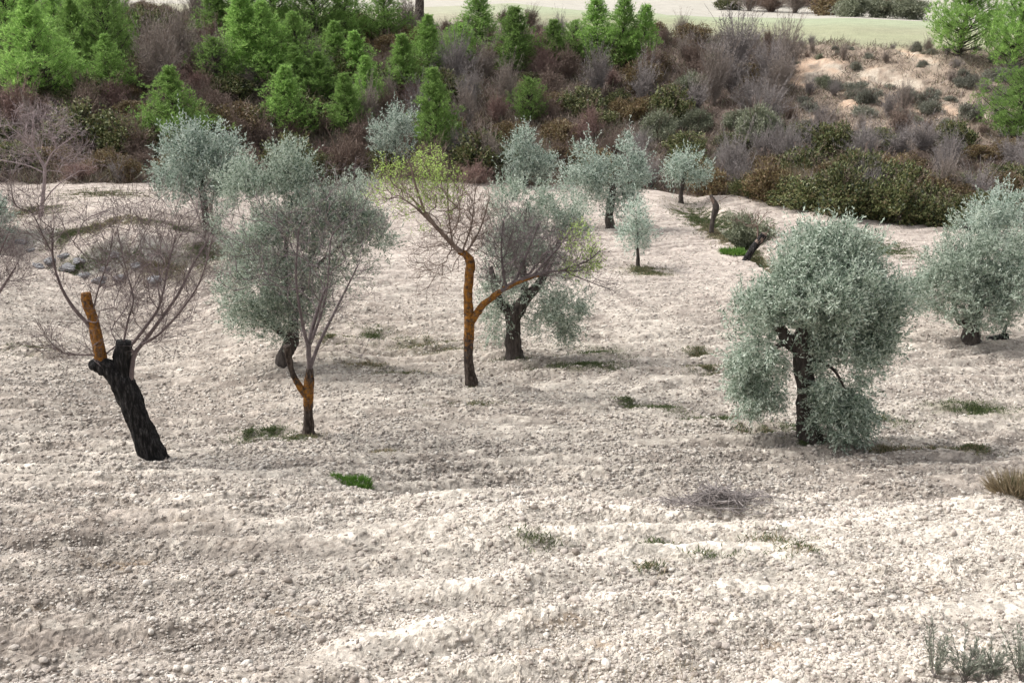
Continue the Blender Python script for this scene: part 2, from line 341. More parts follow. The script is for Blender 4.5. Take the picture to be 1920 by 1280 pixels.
M = dict(
 lichen_tall=mat_lichen("lichen_tall_bark", .15, 1.15, 2.75, 3.1), lichen_fork=mat_lichen("lichen_fork_bark", .25, .62, .95, 1.35), lichen_stub=mat_lichen("lichen_stub_bark", .9, 1.6, 2.7, 3.2),
 olive=mat_leaf("olive_leaf", [(.045, .075, .048), (.215, .285, .21), (.47, .54, .445)], back=(.50, .555, .465), trans=0.28, objvar=0.06),
 olive_far=mat_leaf("olive_leaf_far", [(.05, .085, .058), (.23, .31, .245), (.50, .58, .50)], back=(.52, .585, .51), trans=0.28, objvar=0.10),
 olive_bark=mat_bark("olive_bark", [(.012, .010, .009), (.06, .05, .045), (.14, .12, .105)], 16),
 charred=mat_bark("charred_bark", [(.004, .004, .004), (.014, .013, .013), (.05, .047, .046), (.20, .195, .19)], 26, 1.0, stretch=.25, contrast=(.38, .74)),
 lichen=mat_bark("lichen_bark", [(.02, .012, .010), (.06, .032, .016), (.26, .105, .014), (.36, .165, .03)], 26, 1.0, stretch=.4, contrast=(.38, .60)),
 lichen_mix=mat_bark("lichen_patched_bark", [(.03, .023, .020), (.09, .065, .05), (.24, .11, .025)], 20, 0.9, stretch=.4, contrast=(.38, .66)),
 twig_grey=mat_bark("grey_twigs", [(.16, .142, .135), (.34, .305, .29)], 9, 0.2, 1),
 twig_almond=mat_bark("almond_twigs", [(.075, .06, .06), (.20, .165, .165)], 9, .2, 1),
 twig_pink=mat_bark("pinkish_twigs", [(.085, .065, .063), (.20, .158, .155)], 9, 0.2, 1),
 twig_pale=mat_bark("pale_twigs", [(.22, .17, .17), (.38, .32, .32)], 9, 0.2, 1),
 twig_brown=mat_bark("brown_twigs", [(.11, .078, .062), (.27, .205, .17)], 9, 0.2, 1),
 twig_purple=mat_bark("purple_grey_twigs", [(.17, .14, .12), (.38, .325, .285)], 9, 0.2, 1),
 twig_red=mat_bark("reddish_twigs", [(.15, .095, .082), (.34, .235, .205)], 9, 0.2, 1),
 bud=mat_leaf("new_leaf", [(.28, .41, .08), (.42, .58, .14), (.56, .70, .28)], trans=0.45, objvar=0),
 pine=mat_leaf("pine_needle", [(.10, .18, .05), (.24, .405, .095), (.43, .60, .20)], trans=0.5, objvar=0.30),
 pine_bark=mat_bark("pine_bark", [(.03, .025, .022), (.10, .08, .07)], 12),
 bramble=mat_leaf("bramble_leaf", [(.014, .020, .010), (.06, .08, .028), (.13, .155, .055), (.23, .24, .11), (.14, .10, .05)], trans=0.2, objvar=0.2),
 ochre=mat_leaf("browned_leaf", [(.06, .038, .024), (.15, .105, .055), (.21, .18, .085), (.23, .145, .08)], trans=0.2, objvar=0.2),
 cushion=mat_leaf("grey_green_leaf", [(.12, .125, .095), (.22, .225, .175), (.32, .315, .26)], trans=0.15, objvar=0.25),
 corner=mat_leaf("sage_leaf", [(.13, .15, .115), (.24, .26, .205), (.36, .375, .31)], trans=0.2, objvar=0.1),
 greygreen=mat_leaf("bluish_leaf", [(.10, .115, .07), (.21, .23, .15), (.33, .345, .25)], trans=0.2, objvar=0.15),
 dry=mat_leaf("dry_grass", [(.16, .12, .07), (.30, .24, .15), (.42, .35, .24)], trans=0.2, objvar=0.1),
 litter=mat_leaf("bank_litter", [(.08, .056, .044), (.18, .135, .11), (.31, .26, .225), (.15, .155, .085), (.23, .16, .12)], trans=0.1, objvar=0),
 weed=mat_leaf("weed_leaf", [(.035, .055, .02), (.08, .115, .04), (.17, .18, .085)], trans=0.25, objvar=0),
 green=mat_leaf("bright_grass", [(.06, .14, .02), (.11, .23, .035), (.19, .30, .07)], trans=0.25, objvar=0),
)
def mat_ground():
    m, t, b = nt("soil"); at = t.nodes.new("ShaderNodeAttribute"); at.attribute_name = "soil"
    tc = t.nodes.new("ShaderNodeTexCoord"); L = t.links
    def noise(s, d=6, r=.65):
        x = t.nodes.new("ShaderNodeTexNoise"); x.inputs["Scale"].default_value = s; x.inputs["Detail"].default_value = d; x.inputs["Roughness"].default_value = r
        L.new(tc.outputs["Object"], x.inputs["Vector"]); return x
    n1, n2 = noise(9, 8, .75), noise(0.8, 5)
    r1 = ramp(t, [(.30, (.60, .56, .53)), (.50, (.96, .95, .94)), (.66, (1.16, 1.16, 1.15))]); L.new(n1.outputs[0], r1.inputs[0])
    r2 = ramp(t, [(.32, (.86, .85, .84)), (.68, (1.08, 1.07, 1.06))]); L.new(n2.outputs[0], r2.inputs[0])
    c = at.outputs["Color"]
    for r in (r1, r2):
        x = t.nodes.new("ShaderNodeMix"); x.data_type = 'RGBA'; x.blend_type = 'MULTIPLY'; x.inputs[0].default_value = 1; x.clamp_result = False
        L.new(c, x.inputs[6]); L.new(r.outputs[0], x.inputs[7]); c = x.outputs[2]
    L.new(c, b.inputs["Base Color"]); b.inputs["Roughness"].default_value = 0.95; b.inputs["Specular IOR Level"].default_value = 0.1
    n3 = noise(38, 8, .8); bp = t.nodes.new("ShaderNodeBump"); bp.inputs["Strength"].default_value = 0.75; bp.inputs["Distance"].default_value = 0.02
    L.new(n3.outputs[0], bp.inputs["Height"]); L.new(bp.outputs[0], b.inputs["Normal"])
    return m
M["ground"] = mat_ground()

# ------------------------------------------------------------------ ground patches measured in the photo -> ellipses on the ground
def patch(px, py, rx, ry):
    c = hit(px, py); k = pxm(c); a = hit(px, py + ry); b = hit(px, py - ry)
    return (c[0], (a[1] + b[1]) / 2, rx / k, max(0.12, (b[1] - a[1]) / 2))
def in_patch(X, Y, p, soft=0.6):
    d = np.sqrt(((X - p[0]) / p[2]) ** 2 + ((Y - p[1]) / p[3]) ** 2); return 1 - sstep(1 - soft, 1 + soft * 0.3, d)
WEEDS = [(690, 690, 60, 8, .8), (760, 705, 60, 7, .5), (800, 650, 120, 20, .45), (700, 630, 60, 20, .4), (1090, 688, 110, 12, .9), (1180, 765, 30, 6, .9), (1250, 772, 40, 6, 1),
         (1330, 790, 50, 6, .9), (1420, 808, 50, 6, .8), (1700, 840, 110, 6, 1.2), (1820, 850, 60, 5, .8), (1830, 768, 100, 14, .8), (1640, 790, 90, 12, .45), (1320, 692, 40, 10, .8),
         (1310, 660, 30, 8, .6), (510, 815, 50, 14, .3), (560, 828, 60, 10, .25), (720, 850, 30, 8, .5), (1440, 1005, 130, 20, .16), (1320, 1040, 140, 14, .12), (1230, 1020, 50, 12, .2),
         (1010, 1022, 50, 12, .3), (1220, 1065, 40, 12, .2), (1500, 1030, 60, 18, .15), (470, 820, 40, 20, .3), (60, 655, 60, 20, .25), (620, 640, 50, 14, .4),
         (200, 425, 110, 12, 1.0), (330, 430, 60, 10, .8), (60, 400, 70, 14, .7), (200, 365, 120, 10, .5), (250, 480, 120, 22, .6), (1210, 510, 50, 9, 1.1), (1290, 400, 45, 14, .9),
         (1350, 430, 45, 20, 1.6), (1400, 445, 45, 25, 1.4), (1320, 410, 40, 14, 1.2), (150, 500, 110, 22, 1.2), (300, 500, 90, 30, 1.3), (120, 450, 70, 20, 1.0), (1300, 405, 30, 12, 2.2), (1330, 425, 35, 14, 2.2), (1360, 450, 30, 14, 2.4), (1385, 468, 28, 10, 2.4), (1410, 440, 40, 18, 1.8), (1518, 831, 60, 6, .5), (965, 676, 50, 5, .35), (885, 728, 36, 5, .25), (580, 824, 42, 6, .3), (380, 480, 50, 30, .9), (1660, 470, 60, 20, .6), (1560, 455, 60, 18, .4), (1520, 812, 60, 8, .6), (1120, 660, 90, 15, .3), (880, 760, 90, 8, .25)]
WP = [patch(*w[:4]) + (w[4],) for w in WEEDS]
SAND = [patch(*q) for q in [(1540, 132, 60, 26), (1655, 140, 60, 22), (1722, 112, 26, 28), (1600, 195, 30, 11), (1820, 212, 60, 14), (1760, 205, 50, 10), (1500, 152, 35, 16), (1700, 155, 40, 14), (1600, 165, 50, 14)]]
BROWN = [patch(*q) for q in [(1010, 1222, 70, 10), (1130, 1226, 60, 12), (1210, 1232, 90, 12), (1320, 1228, 70, 14), (1450, 1215, 60, 10), (130, 1140, 90, 12), (1040, 1170, 90, 10), (1730, 1098, 50, 10), (560, 1160, 80, 10), (240, 1050, 100, 10), (350, 975, 80, 8)]]
ROCK = [patch(*q) for q in [(230, 480, 150, 40), (80, 450, 60, 20)]]

def soil_mult(X, Y):                               # darker soil behind the lip and on the left; paler in front of it
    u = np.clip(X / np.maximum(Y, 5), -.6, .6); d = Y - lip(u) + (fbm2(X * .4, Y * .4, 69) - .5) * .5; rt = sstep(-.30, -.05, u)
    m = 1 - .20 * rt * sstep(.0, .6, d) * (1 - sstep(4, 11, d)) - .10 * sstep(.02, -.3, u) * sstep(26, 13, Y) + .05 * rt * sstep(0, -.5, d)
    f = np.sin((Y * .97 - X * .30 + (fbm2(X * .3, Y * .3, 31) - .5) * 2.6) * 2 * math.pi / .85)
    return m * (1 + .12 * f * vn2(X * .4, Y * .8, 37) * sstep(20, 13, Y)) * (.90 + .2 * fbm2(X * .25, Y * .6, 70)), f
# ------------------------------------------------------------------ ground sheet
def build_ground():
    mid = np.arange(-0.56, 0.5601, 0.00122); sd = np.arange(0.5630, 0.86, 0.003); dense = np.concatenate([-sd[::-1], mid, sd]); out = 0.86 * np.exp(np.linspace(0.03, 3.0, 44))
    U = np.concatenate([-out[::-1], dense, out])
    Yr = np.concatenate([[-900, -400, -150, -60, -25, -10, -4, -1, 0.5, 1.5, 2.5, 3.5, 4.2, 4.7, 4.9], np.exp(np.arange(math.log(5.0), math.log(56), 0.0021)),
                         np.exp(np.arange(math.log(56.3), math.log(150), 0.006)), np.exp(np.linspace(math.log(152), math.log(4000), 40))])
    Wd = np.maximum(Yr, 5.0); Wd = np.where(Yr < 0, np.maximum(5.0, -Yr * 1.5), Wd)
    X = U[None] * Wd[:, None]; Y = np.repeat(Yr[:, None], len(U), 1); sh = X.shape
    x = X.ravel(); y = Y.ravel(); Z = height(x, y); u = np.clip(x / np.maximum(y, 5.7), -.55, .55)
    spc = np.maximum(y, 5.7) * 0.0017
    inner = (np.abs(x / np.maximum(y, 5.7)) < 0.85) & (y > 4.9) & (y < 75)
    fe = field_edge(u); pe = plateau_edge(u); fa = far_edge(u)
    wob = (fbm2(x * .5, y * .5, 3) - .5) * 2.2
    field = 1 - sstep(-0.5, 0.9, y - fe + wob * .6); plat = sstep(-1.5, 1.5, y - pe + wob); bank = np.clip(1 - field - plat, 0, 1)
    far = sstep(-1, 1, y - fa)
    Z = Z + field * (fbm2(x * .35, y * .35, 41) - .5) * 0.18 + bank * ((fbm2(x * .3, y * .3, 42) - .5) * 1.0 + (fbm2(x * 1.4, y * 1.4, 43) - .5) * .35)
    # tilled clods: real relief, fading out where the sheet is too coarse to carry it
    i = np.nonzero(inner)[0]; xi = x[i]; yi = y[i]; si = spc[i]; fi = field[i]
    wx = xi + (vn2(xi * 9, yi * 9, 7) - .5) * .07; wy = yi + (vn2(xi * 9, yi * 9, 8) - .5) * .07
    dz = np.zeros(len(i)); sizes = ((.42, .026, 11), (.19, .022, 12), (.095, .021, 13), (.048, .018, 14), (.027, .012, 15))
    tone = np.ones(len(i))
    rough = 0.45 + 0.95 * sstep(.3, .7, fbm2(xi * .45, yi * 1.1, 21))
    stoneid = np.zeros(len(i))
    for c, a, sd in sizes:
        fade = 1 - sstep(c * .30, c * .75, si); k = fade > .01
        d, idv = worley(wx[k] / c, wy[k] / c, sd)
        amp = np.where(idv > .45, (idv - .35) * 1.5, .12)
        dz[k] += a * amp * np.clip(1 - 1.5 * d * d, -.25, 1) * fade[k] * rough[k]
        if sd >= 12: tone[k] *= 1 + fade[k] * ((hsh(np.floor(idv * 1e6), np.floor(idv * 3e5), 3, sd) - .5) * (.34 if sd < 15 else .5))
        if sd in (12, 13): stoneid[k] = np.maximum(stoneid[k], (idv > .86) * (d < .42))
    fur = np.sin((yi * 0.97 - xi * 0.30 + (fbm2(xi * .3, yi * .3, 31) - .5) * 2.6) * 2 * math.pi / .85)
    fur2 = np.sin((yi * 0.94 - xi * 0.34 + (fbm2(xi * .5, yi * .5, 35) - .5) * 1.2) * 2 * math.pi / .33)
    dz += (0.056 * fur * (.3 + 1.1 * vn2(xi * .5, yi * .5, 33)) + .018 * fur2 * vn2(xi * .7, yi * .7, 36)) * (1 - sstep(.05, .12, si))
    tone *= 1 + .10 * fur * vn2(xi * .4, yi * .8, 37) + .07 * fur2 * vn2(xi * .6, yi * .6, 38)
    dz *= (fi + (1 - fi) * .35)
    Z[i] += dz
    x[i] += (vn2(xi * 22, yi * 22, 51) - .5) * .03 * fi; y[i] += (vn2(xi * 22, yi * 22, 52) - .5) * .03 * fi
    global GRID; GRID = (Yr, U, Wd, Z.reshape(sh))
    # what the surface is made of
    def mixc(a, b, w): return a * (1 - w[:, None]) + b * w[:, None]
    big = fbm2(x * .16, y * .22, 61); mid = fbm2(x * .9, y * 1.5, 62)
    soil = mixc(np.array([[.465, .42, .375]]), np.array([[.58, .54, .485]]), sstep(.3, .7, big))
    soil = mixc(soil, np.array([[.30, .262, .232]]), .65 * sstep(.52, .75, mid))
    soil = mixc(soil, np.array([[.63, .595, .535]]), .72 * sstep(.5, -.3, y - lip(u) + (fbm2(x * .4, y * .4, 69) - .5) * 1.0) * sstep(-.36, .0, u))
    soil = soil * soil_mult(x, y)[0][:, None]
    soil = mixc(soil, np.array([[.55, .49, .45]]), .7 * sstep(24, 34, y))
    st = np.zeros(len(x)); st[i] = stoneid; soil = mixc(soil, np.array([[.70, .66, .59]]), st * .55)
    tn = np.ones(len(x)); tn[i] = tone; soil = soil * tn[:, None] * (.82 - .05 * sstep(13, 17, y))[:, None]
    for p in WP: soil = mixc(soil, np.array([[.13, .135, .07]]), np.clip(in_patch(x, y, p, .8) * p[4] * .8 * sstep(.35, .6, fbm2(x * 3, y * 3, 63)), 0, .8))
    bs = np.zeros(len(x))
    for p in BROWN: bs = np.maximum(bs, in_patch(x, y, p, .8))
    soil = mixc(soil, np.array([[.30, .235, .17]]), bs * .8 * sstep(.40, .6, fbm2(x * 6, y * 9, 39)))
    rk = np.zeros(len(x))
    for p in ROCK: rk = np.maximum(rk, in_patch(x, y, p))
    soil = mixc(soil, np.array([[.24, .24, .225]]), rk * .9 * sstep(.2, .42, fbm2(x * 2, y * 2, 64)))
    ear = mixc(np.array([[.08, .06, .052]]), np.array([[.20, .16, .14]]), sstep(.35, .7, fbm2(x * .8, y * .8, 65)))
    px_u = u
    dryside = sstep(.20, .30, px_u) * sstep(52, 58, y)
    ear = mixc(ear, np.array([[.32, .265, .215]]), dryside * .9)
    sa = np.zeros(len(x))
    for p in SAND: sa = np.maximum(sa, in_patch(x, y, p, .5))
    ear = mixc(ear, mixc(np.array([[.47, .355, .27]]), np.array([[.45, .40, .335]]), sstep(.35, .6, fbm2(x * .7, y * .7, 66))), sa * sstep(.22, .42, fbm2(x * 1.1, y * 1.1, 67)))
    pl = mixc(np.array([[.31, .335, .22]]), np.array([[.30, .31, .215]]), sstep(.3, .7, fbm2(x * .06, y * .25, 68)))
    pl = mixc(pl, np.array([[.33, .385, .27]]), sstep(6, 14, y - pe) * .7)
    pl = mixc(pl, np.array([[.40, .37, .31]]), (1 - sstep(-.12, .06, u)) * .6)
    fr = np.array([[.42, .41, .37]])
    pl = mixc(pl, fr, far)
    col = soil * field[:, None] + ear * bank[:, None] + pl * plat[:, None]
    col = col * np.array([1.0, .985, .965])
    V = np.stack([x, y, Z], 1); nr, nc = sh
    a = (np.arange(nr - 1)[:, None] * nc + np.arange(nc - 1)[None]).ravel()
    Fq = np.stack([a, a + 1, a + nc + 1, a + nc], 1)
    me = mesh_np("ground", V, Fq, M["ground"], smooth=False)
    ca = me.color_attributes.new("soil", 'FLOAT_COLOR', 'POINT'); ca.data.foreach_set("color", np.concatenate([col, np.ones((len(col), 1))], 1).astype(np.float32).ravel())
    link("ground", me, kind="structure", label="pale stony tilled soil of the grove with far bank and fields")
build_ground()

def top(X, Y):                                     # height of the finished surface
    Yr, U, Wd, Zg = GRID; i = np.clip(np.searchsorted(Yr, Y) - 1, 0, len(Yr) - 2); f = np.clip((Y - Yr[i]) / (Yr[i + 1] - Yr[i]), 0, 1); w = Wd[i] * (1 - f) + Wd[i + 1] * f
    q = X / w; j = np.clip(np.searchsorted(U, q) - 1, 0, len(U) - 2); g = np.clip((q - U[j]) / (U[j + 1] - U[j]), 0, 1)
    return (Zg[i, j] * (1 - g) + Zg[i, j + 1] * g) * (1 - f) + (Zg[i + 1, j] * (1 - g) + Zg[i + 1, j + 1] * g) * f
def lump_shapes(rng, k, sub):
    import bmesh
    bm = bmesh.new(); bmesh.ops.create_icosphere(bm, subdivisions=max(1, sub), radius=1) if sub else bmesh.ops.create_cube(bm, size=1.5)
    if not sub: bmesh.ops.triangulate(bm, faces=bm.faces[:]); bm.verts.ensure_lookup_table()
    v = np.array([q.co[:] for q in bm.verts]); f = np.array([[q.index for q in p.verts] for p in bm.faces]); bm.free(); out = []
    for i in range(k):
        s = rng.uniform(0, 50, 3); r = .62 + .75 * vn3(v[:, 0] * 1.6 + s[0], v[:, 1] * 1.6 + s[1], v[:, 2] * 1.6 + s[2], i) + .25 * rng.random(len(v))
        out.append(v * r[:, None] * rng.uniform((.8, .6, .45), (1.3, 1, .8)))
    return out, f
def build_clods():
    rng = np.random.default_rng(5); g = Geo(); tones = []
    for sub, cnt, y0, y1, smin, smax in ((2, 6500, 5.3, 12.5, .010, .040), (1, 112000, 5.3, 16, .006, .020), (1, 42000, 10, 34, .012, .038), (0, 60000, 13, 46, .014, .036)):
        sh, f = lump_shapes(rng, 14, sub)
        Y = np.exp(rng.uniform(math.log(y0), math.log(y1), cnt)); cnt = int(cnt * 1.25); Y = np.exp(rng.uniform(math.log(y0), math.log(y1), cnt)); U = rng.uniform(-.73, .73, cnt); X = U * Y
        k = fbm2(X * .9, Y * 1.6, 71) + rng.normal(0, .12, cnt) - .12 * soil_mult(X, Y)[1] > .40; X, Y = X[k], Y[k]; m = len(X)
        s = smin * (smax / smin) ** (rng.random(m) ** 2.2); Z = top(X, Y) + s * .25
        a = rng.uniform(0, 6.283, m); w = rng.integers(0, 14, m); S = np.array(sh)[w] * s[:, None, None]
        c, q = np.cos(a)[:, None], np.sin(a)[:, None]
        V = np.stack([S[..., 0] * c - S[..., 1] * q + X[:, None], S[..., 0] * q + S[..., 1] * c + Y[:, None], S[..., 2] + Z[:, None]], -1)
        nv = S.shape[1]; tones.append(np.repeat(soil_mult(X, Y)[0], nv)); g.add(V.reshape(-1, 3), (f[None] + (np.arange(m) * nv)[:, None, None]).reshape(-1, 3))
    m, t, b = nt("clod_soil"); ge = t.nodes.new("ShaderNodeNewGeometry")
    r = ramp(t, [(0, (.24, .205, .175)), (.3, (.38, .335, .295)), (.7, (.47, .425, .375)), (1, (.60, .56, .50))]); t.links.new(ge.outputs["Random Per Island"], r.inputs[0]); at_ = t.nodes.new("ShaderNodeAttribute"); at_.attribute_name = "soil"; mx = t.nodes.new("ShaderNodeMix"); mx.data_type = "RGBA"; mx.blend_type = "MULTIPLY"; mx.inputs[0].default_value = 1
    t.links.new(r.outputs[0], mx.inputs[6]); t.links.new(at_.outputs["Color"], mx.inputs[7]); t.links.new(mx.outputs[2], b.inputs["Base Color"])
    b.inputs["Roughness"].default_value = .95; b.inputs["Specular IOR Level"].default_value = .1
    n3 = t.nodes.new("ShaderNodeTexNoise"); n3.inputs["Scale"].default_value = 60; n3.inputs["Detail"].default_value = 6; tc = t.nodes.new("ShaderNodeTexCoord"); t.links.new(tc.outputs["Object"], n3.inputs["Vector"])
    bp = t.nodes.new("ShaderNodeBump"); bp.inputs["Strength"].default_value = .6; bp.inputs["Distance"].default_value = .02; t.links.new(n3.outputs[0], bp.inputs["Height"]); t.links.new(bp.outputs[0], b.inputs["Normal"])
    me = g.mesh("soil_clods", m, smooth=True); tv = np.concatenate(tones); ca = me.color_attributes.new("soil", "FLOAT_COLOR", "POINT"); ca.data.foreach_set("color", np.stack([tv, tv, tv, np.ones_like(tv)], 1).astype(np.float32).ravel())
    link("soil_clods", me, kind="stuff", label="loose pale clods and stones lying on tilled soil", cat="clods")
build_clods()

def build_weeds():
    rng = np.random.default_rng(9); g = Geo(); g2 = Geo()
    for p in WP:
        k = pxm((p[0], p[1], gz(p[0], p[1]))); n = int((1900 if p[1] > 13 else 800) * p[4] * min(4, p[2] * p[3] * 1.2 + .5))
        r = np.abs(rng.normal(0, .55, n)); a = rng.uniform(0, 6.283, n); X = p[0] + np.cos(a) * r * p[2]; Y = p[1] + np.sin(a) * r * p[3]
        keep = (fbm2(X * 3.0, Y * 3.0, 63) * .5 + vn2(X * 9, Y * 9, 64) * .5 + rng.normal(0, .05, n) - .05 * r > .45); X, Y = X[keep], Y[keep]; n = len(X)
        Pt = np.stack([X, Y, top(X, Y)], 1)
        for j in range(3):
            D = rng.normal(size=(n, 3)) * (.55, .55, .2) + (0, 0, .75); V, f = leaves(rng, Pt + rng.normal(size=(n, 3)) * (.03, .03, 0), D, rng.uniform(.03, .09, n), rng.uniform(.006, .013, n) * max(1, p[1] / 22))
            (g if rng.random() < .75 else g2).add(V, f)
    link("weeds", g.mesh("weeds", M["weed"]), kind="stuff", label="low green weeds growing in strips across tilled soil", cat="weeds")
    if g2.n: link("dry_grass", g2.mesh("dry_grass", M["dry"]), kind="stuff", label="dry straw coloured grass mixed into the weed strips", cat="grass")
build_weeds()

def build_undergrowth():
    rng = np.random.default_rng(10); n = 150000; U = rng.uniform(-.58, .58, n); Y = rng.uniform(42, 92, n); X = U * Y
    fe = field_edge(U); pe = plateau_edge(U); k = (Y > fe + .3) & (Y < pe + .8)
    sa = np.zeros(n)
    for p in SAND: sa = np.maximum(sa, in_patch(X, Y, p))
    k &= rng.random(n) > sa * 1.1; k &= rng.random(n) > .25 * sstep(.24, .32, U) * (Y > 55); k &= fbm2(X * .9, Y * .9, 91) + rng.normal(0, .1, n) > .36; X, Y = X[k], Y[k]; n = len(X)
    Z = height(X, Y) + (fbm2(X * .3, Y * .3, 42) - .5) + (fbm2(X * 1.4, Y * 1.4, 43) - .5) * .35 - .05
    g = Geo()
    for j in range(4):
        D = rng.normal(size=(n, 3)) * (.7, .7, .25) + (0, 0, .8); V, f = leaves(rng, np.stack([X, Y, Z], 1) + rng.normal(size=(n, 3)) * (.12, .12, .03), D, rng.uniform(.15, .5 + .22 * j, n) * np.where(X / Y > .26, .6, 1), rng.uniform(.016, .045, n)); g.add(V, f)
    link("undergrowth", g.mesh("undergrowth", M["litter"]), kind="stuff", label="dry brown ground cover and litter over the far bank", cat="undergrowth")
build_undergrowth()

# ------------------------------------------------------------------ trees
def local(V, base): return V - base
def trunk_mesh(name, base, pts, mat, sides=20, lump=.22, seed=1, lf=4.0, per=10, flare=True):
    q = smooth_path(pts, per); r = q[:, 3].copy()
    if flare: s = np.linspace(0, 1, len(r)); r *= 1 + .55 * np.exp(-s * 11)
    V, Fq, Ft = tube(q[:, :3], r, sides, lump, seed, lf); g = Geo(); g.add(V - base, Fq); g.t.append(Ft)
    return g.mesh(name, mat, smooth=True)
def pxpath(pts, Y):                                # [(px,py,width_px,dY)] -> (x,y,z,r)
    out = []
    for px, py, w, dy in pts:
        p = P(px, py, Y + dy); out.append([*p, w / 2 / pxm(p)])
    return np.array(out)
DENSE = 4.8
def lobe_points(rng, lobes, Y, per_m3, shell=.45, seed=0, gap=.40, nf=2.5):
    """scatter points through crown lobes (px,py,rx,ry,dY) with noise gaps; also says which way is outward"""
    Ps, Os = [], []
    for (px, py, rx, ry, dy) in lobes:
        c = P(px, py, Y + dy); k = pxm(c); a, b = rx / k, ry / k; dd = min(a, b * 1.1)
        n = max(6, int(per_m3 * DENSE * 4.19 * a * b * dd)); d = unit(rng.normal(size=(n, 3))); r = rng.random(n) ** shell
        r = r * (.56 + .86 * vn3(d[:, 0] * 2.1 + px, d[:, 1] * 2.1, d[:, 2] * 2.1 + py, seed))
        q = c + d * r[:, None] * (a, dd, b)
        ok = vn3(q[:, 0] * nf, q[:, 1] * nf, q[:, 2] * nf, seed + 3) * .68 + vn3(q[:, 0] * nf * 2.3, q[:, 1] * nf * 2.3, q[:, 2] * nf * 2.3, seed + 4) * .32 > gap
        Ps.append(q[ok]); Os.append(d[ok])
    return np.concatenate(Ps), np.concatenate(Os)
def sprays(rng, pts, out, up, n_leaf, tl, L, W, splay=.75):
    n = len(pts); D = unit(out * .55 + np.array([0, 0, 1.0]) * np.broadcast_to(up, (n,))[:, None] + rng.normal(size=(n, 3)) * .42)
    g = Geo(); tl = rng.uniform(tl * .6, tl * 1.3, n)
    for j in range(n_leaf):
        f = (j + rng.random(n)) / n_leaf
        Pt = pts + D * (tl * f)[:, None] + rng.normal(size=(n, 3)) * .008
        V, Fq = leaves(rng, Pt, D * (1.0 - .3 * f[:, None] * 0) + rng.normal(size=(n, 3)) * splay, rng.uniform(L * .7, L * 1.25, n), rng.uniform(W * .7, W * 1.2, n)); g.add(V, Fq)
    return g, D, tl
def olive(label, base, lobes, trunk, limbs=(), n_leaf=12, per=260, L=.066, W=.020, tl=.24, seed=1, up=.55, gap=.42, far=False, group="olive trees of the grove", shell=.40, twig=.0028, wood=90, droop=()):
    rng = np.random.default_rng(seed); b = hit(*base) if len(base) == 2 else P(*base); Y = b[1]; b[2] = gz(b[0], b[1])
    root = empty("olive_tree", b, label, "tree", group)
    tp = pxpath(trunk, Y); tp[0, 2] = b[2] - .12
    link("trunk", trunk_mesh("olive_trunk", b, tp, M["olive_bark"], 20 if not far else 10, .30, seed, 5), root)
    pts, out = lobe_points(rng, lobes, Y, per, shell, seed, gap + .06)
    u = np.full(len(pts), up)
    for (px, py, rx, ry) in droop:
        qx, qy = pix(pts); u[((qx - px) / rx) ** 2 + ((qy - py) / ry) ** 2 < 1] = -.5
    g, D, t = sprays(rng, pts, out, u, n_leaf, tl, L, W)
    k = np.nonzero((out[:, 2] > .1) & (rng.random(len(pts)) < .07) & (u > 0))[0]
    if len(k): h, _, _ = sprays(rng, pts[k], out[k], 1.3, n_leaf + 8, tl * 2.0, L, W, .5); g.add(np.concatenate(h.V), np.concatenate(h.q))
    me = g.mesh("olive_crown", M["olive_far" if far else "olive"]); me.transform(__import__("mathutils").Matrix.Translation(-b)); link("crown", me, root)
    gr = Grower(rng, twig); top = gr.limb([*tp[-2:]]) if len(tp) > 1 else 0
    for lb in limbs:
        q = pxpath(lb, Y); gr.limb(np.concatenate([[np.append(gr.N[gr.near(q[0, :3])], q[0, 3])], q[1:]]), gr.near(q[0, :3]))
    k = rng.permutation(len(pts))[:wood]; gr.grow(pts[k], .25)
    V = gr.geo(); me = V.mesh("olive_limbs", M["olive_bark"], True); me.transform(__import__("mathutils").Matrix.Translation(-b)); link("branches", me, root)
    return root

# big olive, right of centre
olive("large silvery olive with a full rounded crown and thick dark trunk, right of centre", (1518, 826),
      [(1528, 470, 52, 46, .1), (1580, 495, 72, 66, .3), (1496, 520, 40, 52, -.3), (1535, 560, 110, 80, -.2), (1620, 560, 70, 75, .2), (1430, 600, 58, 60, -.2), (1590, 630, 85, 55, 0), (1655, 600, 40, 55, .1),
       (1425, 670, 52, 60, 0), (1430, 650, 50, 40, .2), (1410, 715, 48, 50, -.1), (1400, 740, 38, 36, .1), (1445, 735, 30, 34, 0), (1575, 690, 62, 50, -.3), (1590, 745, 50, 45, -.2), (1565, 795, 40, 45, -.25), (1560, 760, 36, 50, 0), (1600, 700, 44, 44, .1), (1640, 660, 35, 30, 0), (1600, 665, 55, 45, -.1), (1578, 725, 56, 56, -.3), (1590, 785, 46, 46, -.2), (1550, 800, 32, 38, -.4), (1545, 720, 28, 60, -.4), (1395, 650, 36, 50, 0), (1700, 555, 40, 32, .3)],
      [(1521, 828, 44, 0), (1514, 780, 37, 0), (1510, 720, 34, 0), (1506, 670, 36, 0), (1497, 630, 32, 0)],
      [[(1506, 655, 30, 0), (1480, 640, 26, 0), (1455, 600, 18, -.1), (1435, 540, 9, -.2)], [(1500, 635, 30, 0), (1520, 580, 20, 0), (1545, 510, 9, .1)], [(1508, 660, 28, 0), (1560, 610, 18, .1), (1620, 570, 8, .1)],
       [(1480, 640, 14, 0), (1450, 655, 8, 0), (1425, 700, 3, 0)], [(1510, 700, 9, -.1), (1560, 690, 6, -.2), (1590, 740, 3, -.2)]],
      n_leaf=14, per=290, seed=3, gap=.35, wood=220, droop=[(1420, 720, 70, 90), (1580, 780, 80, 90)])
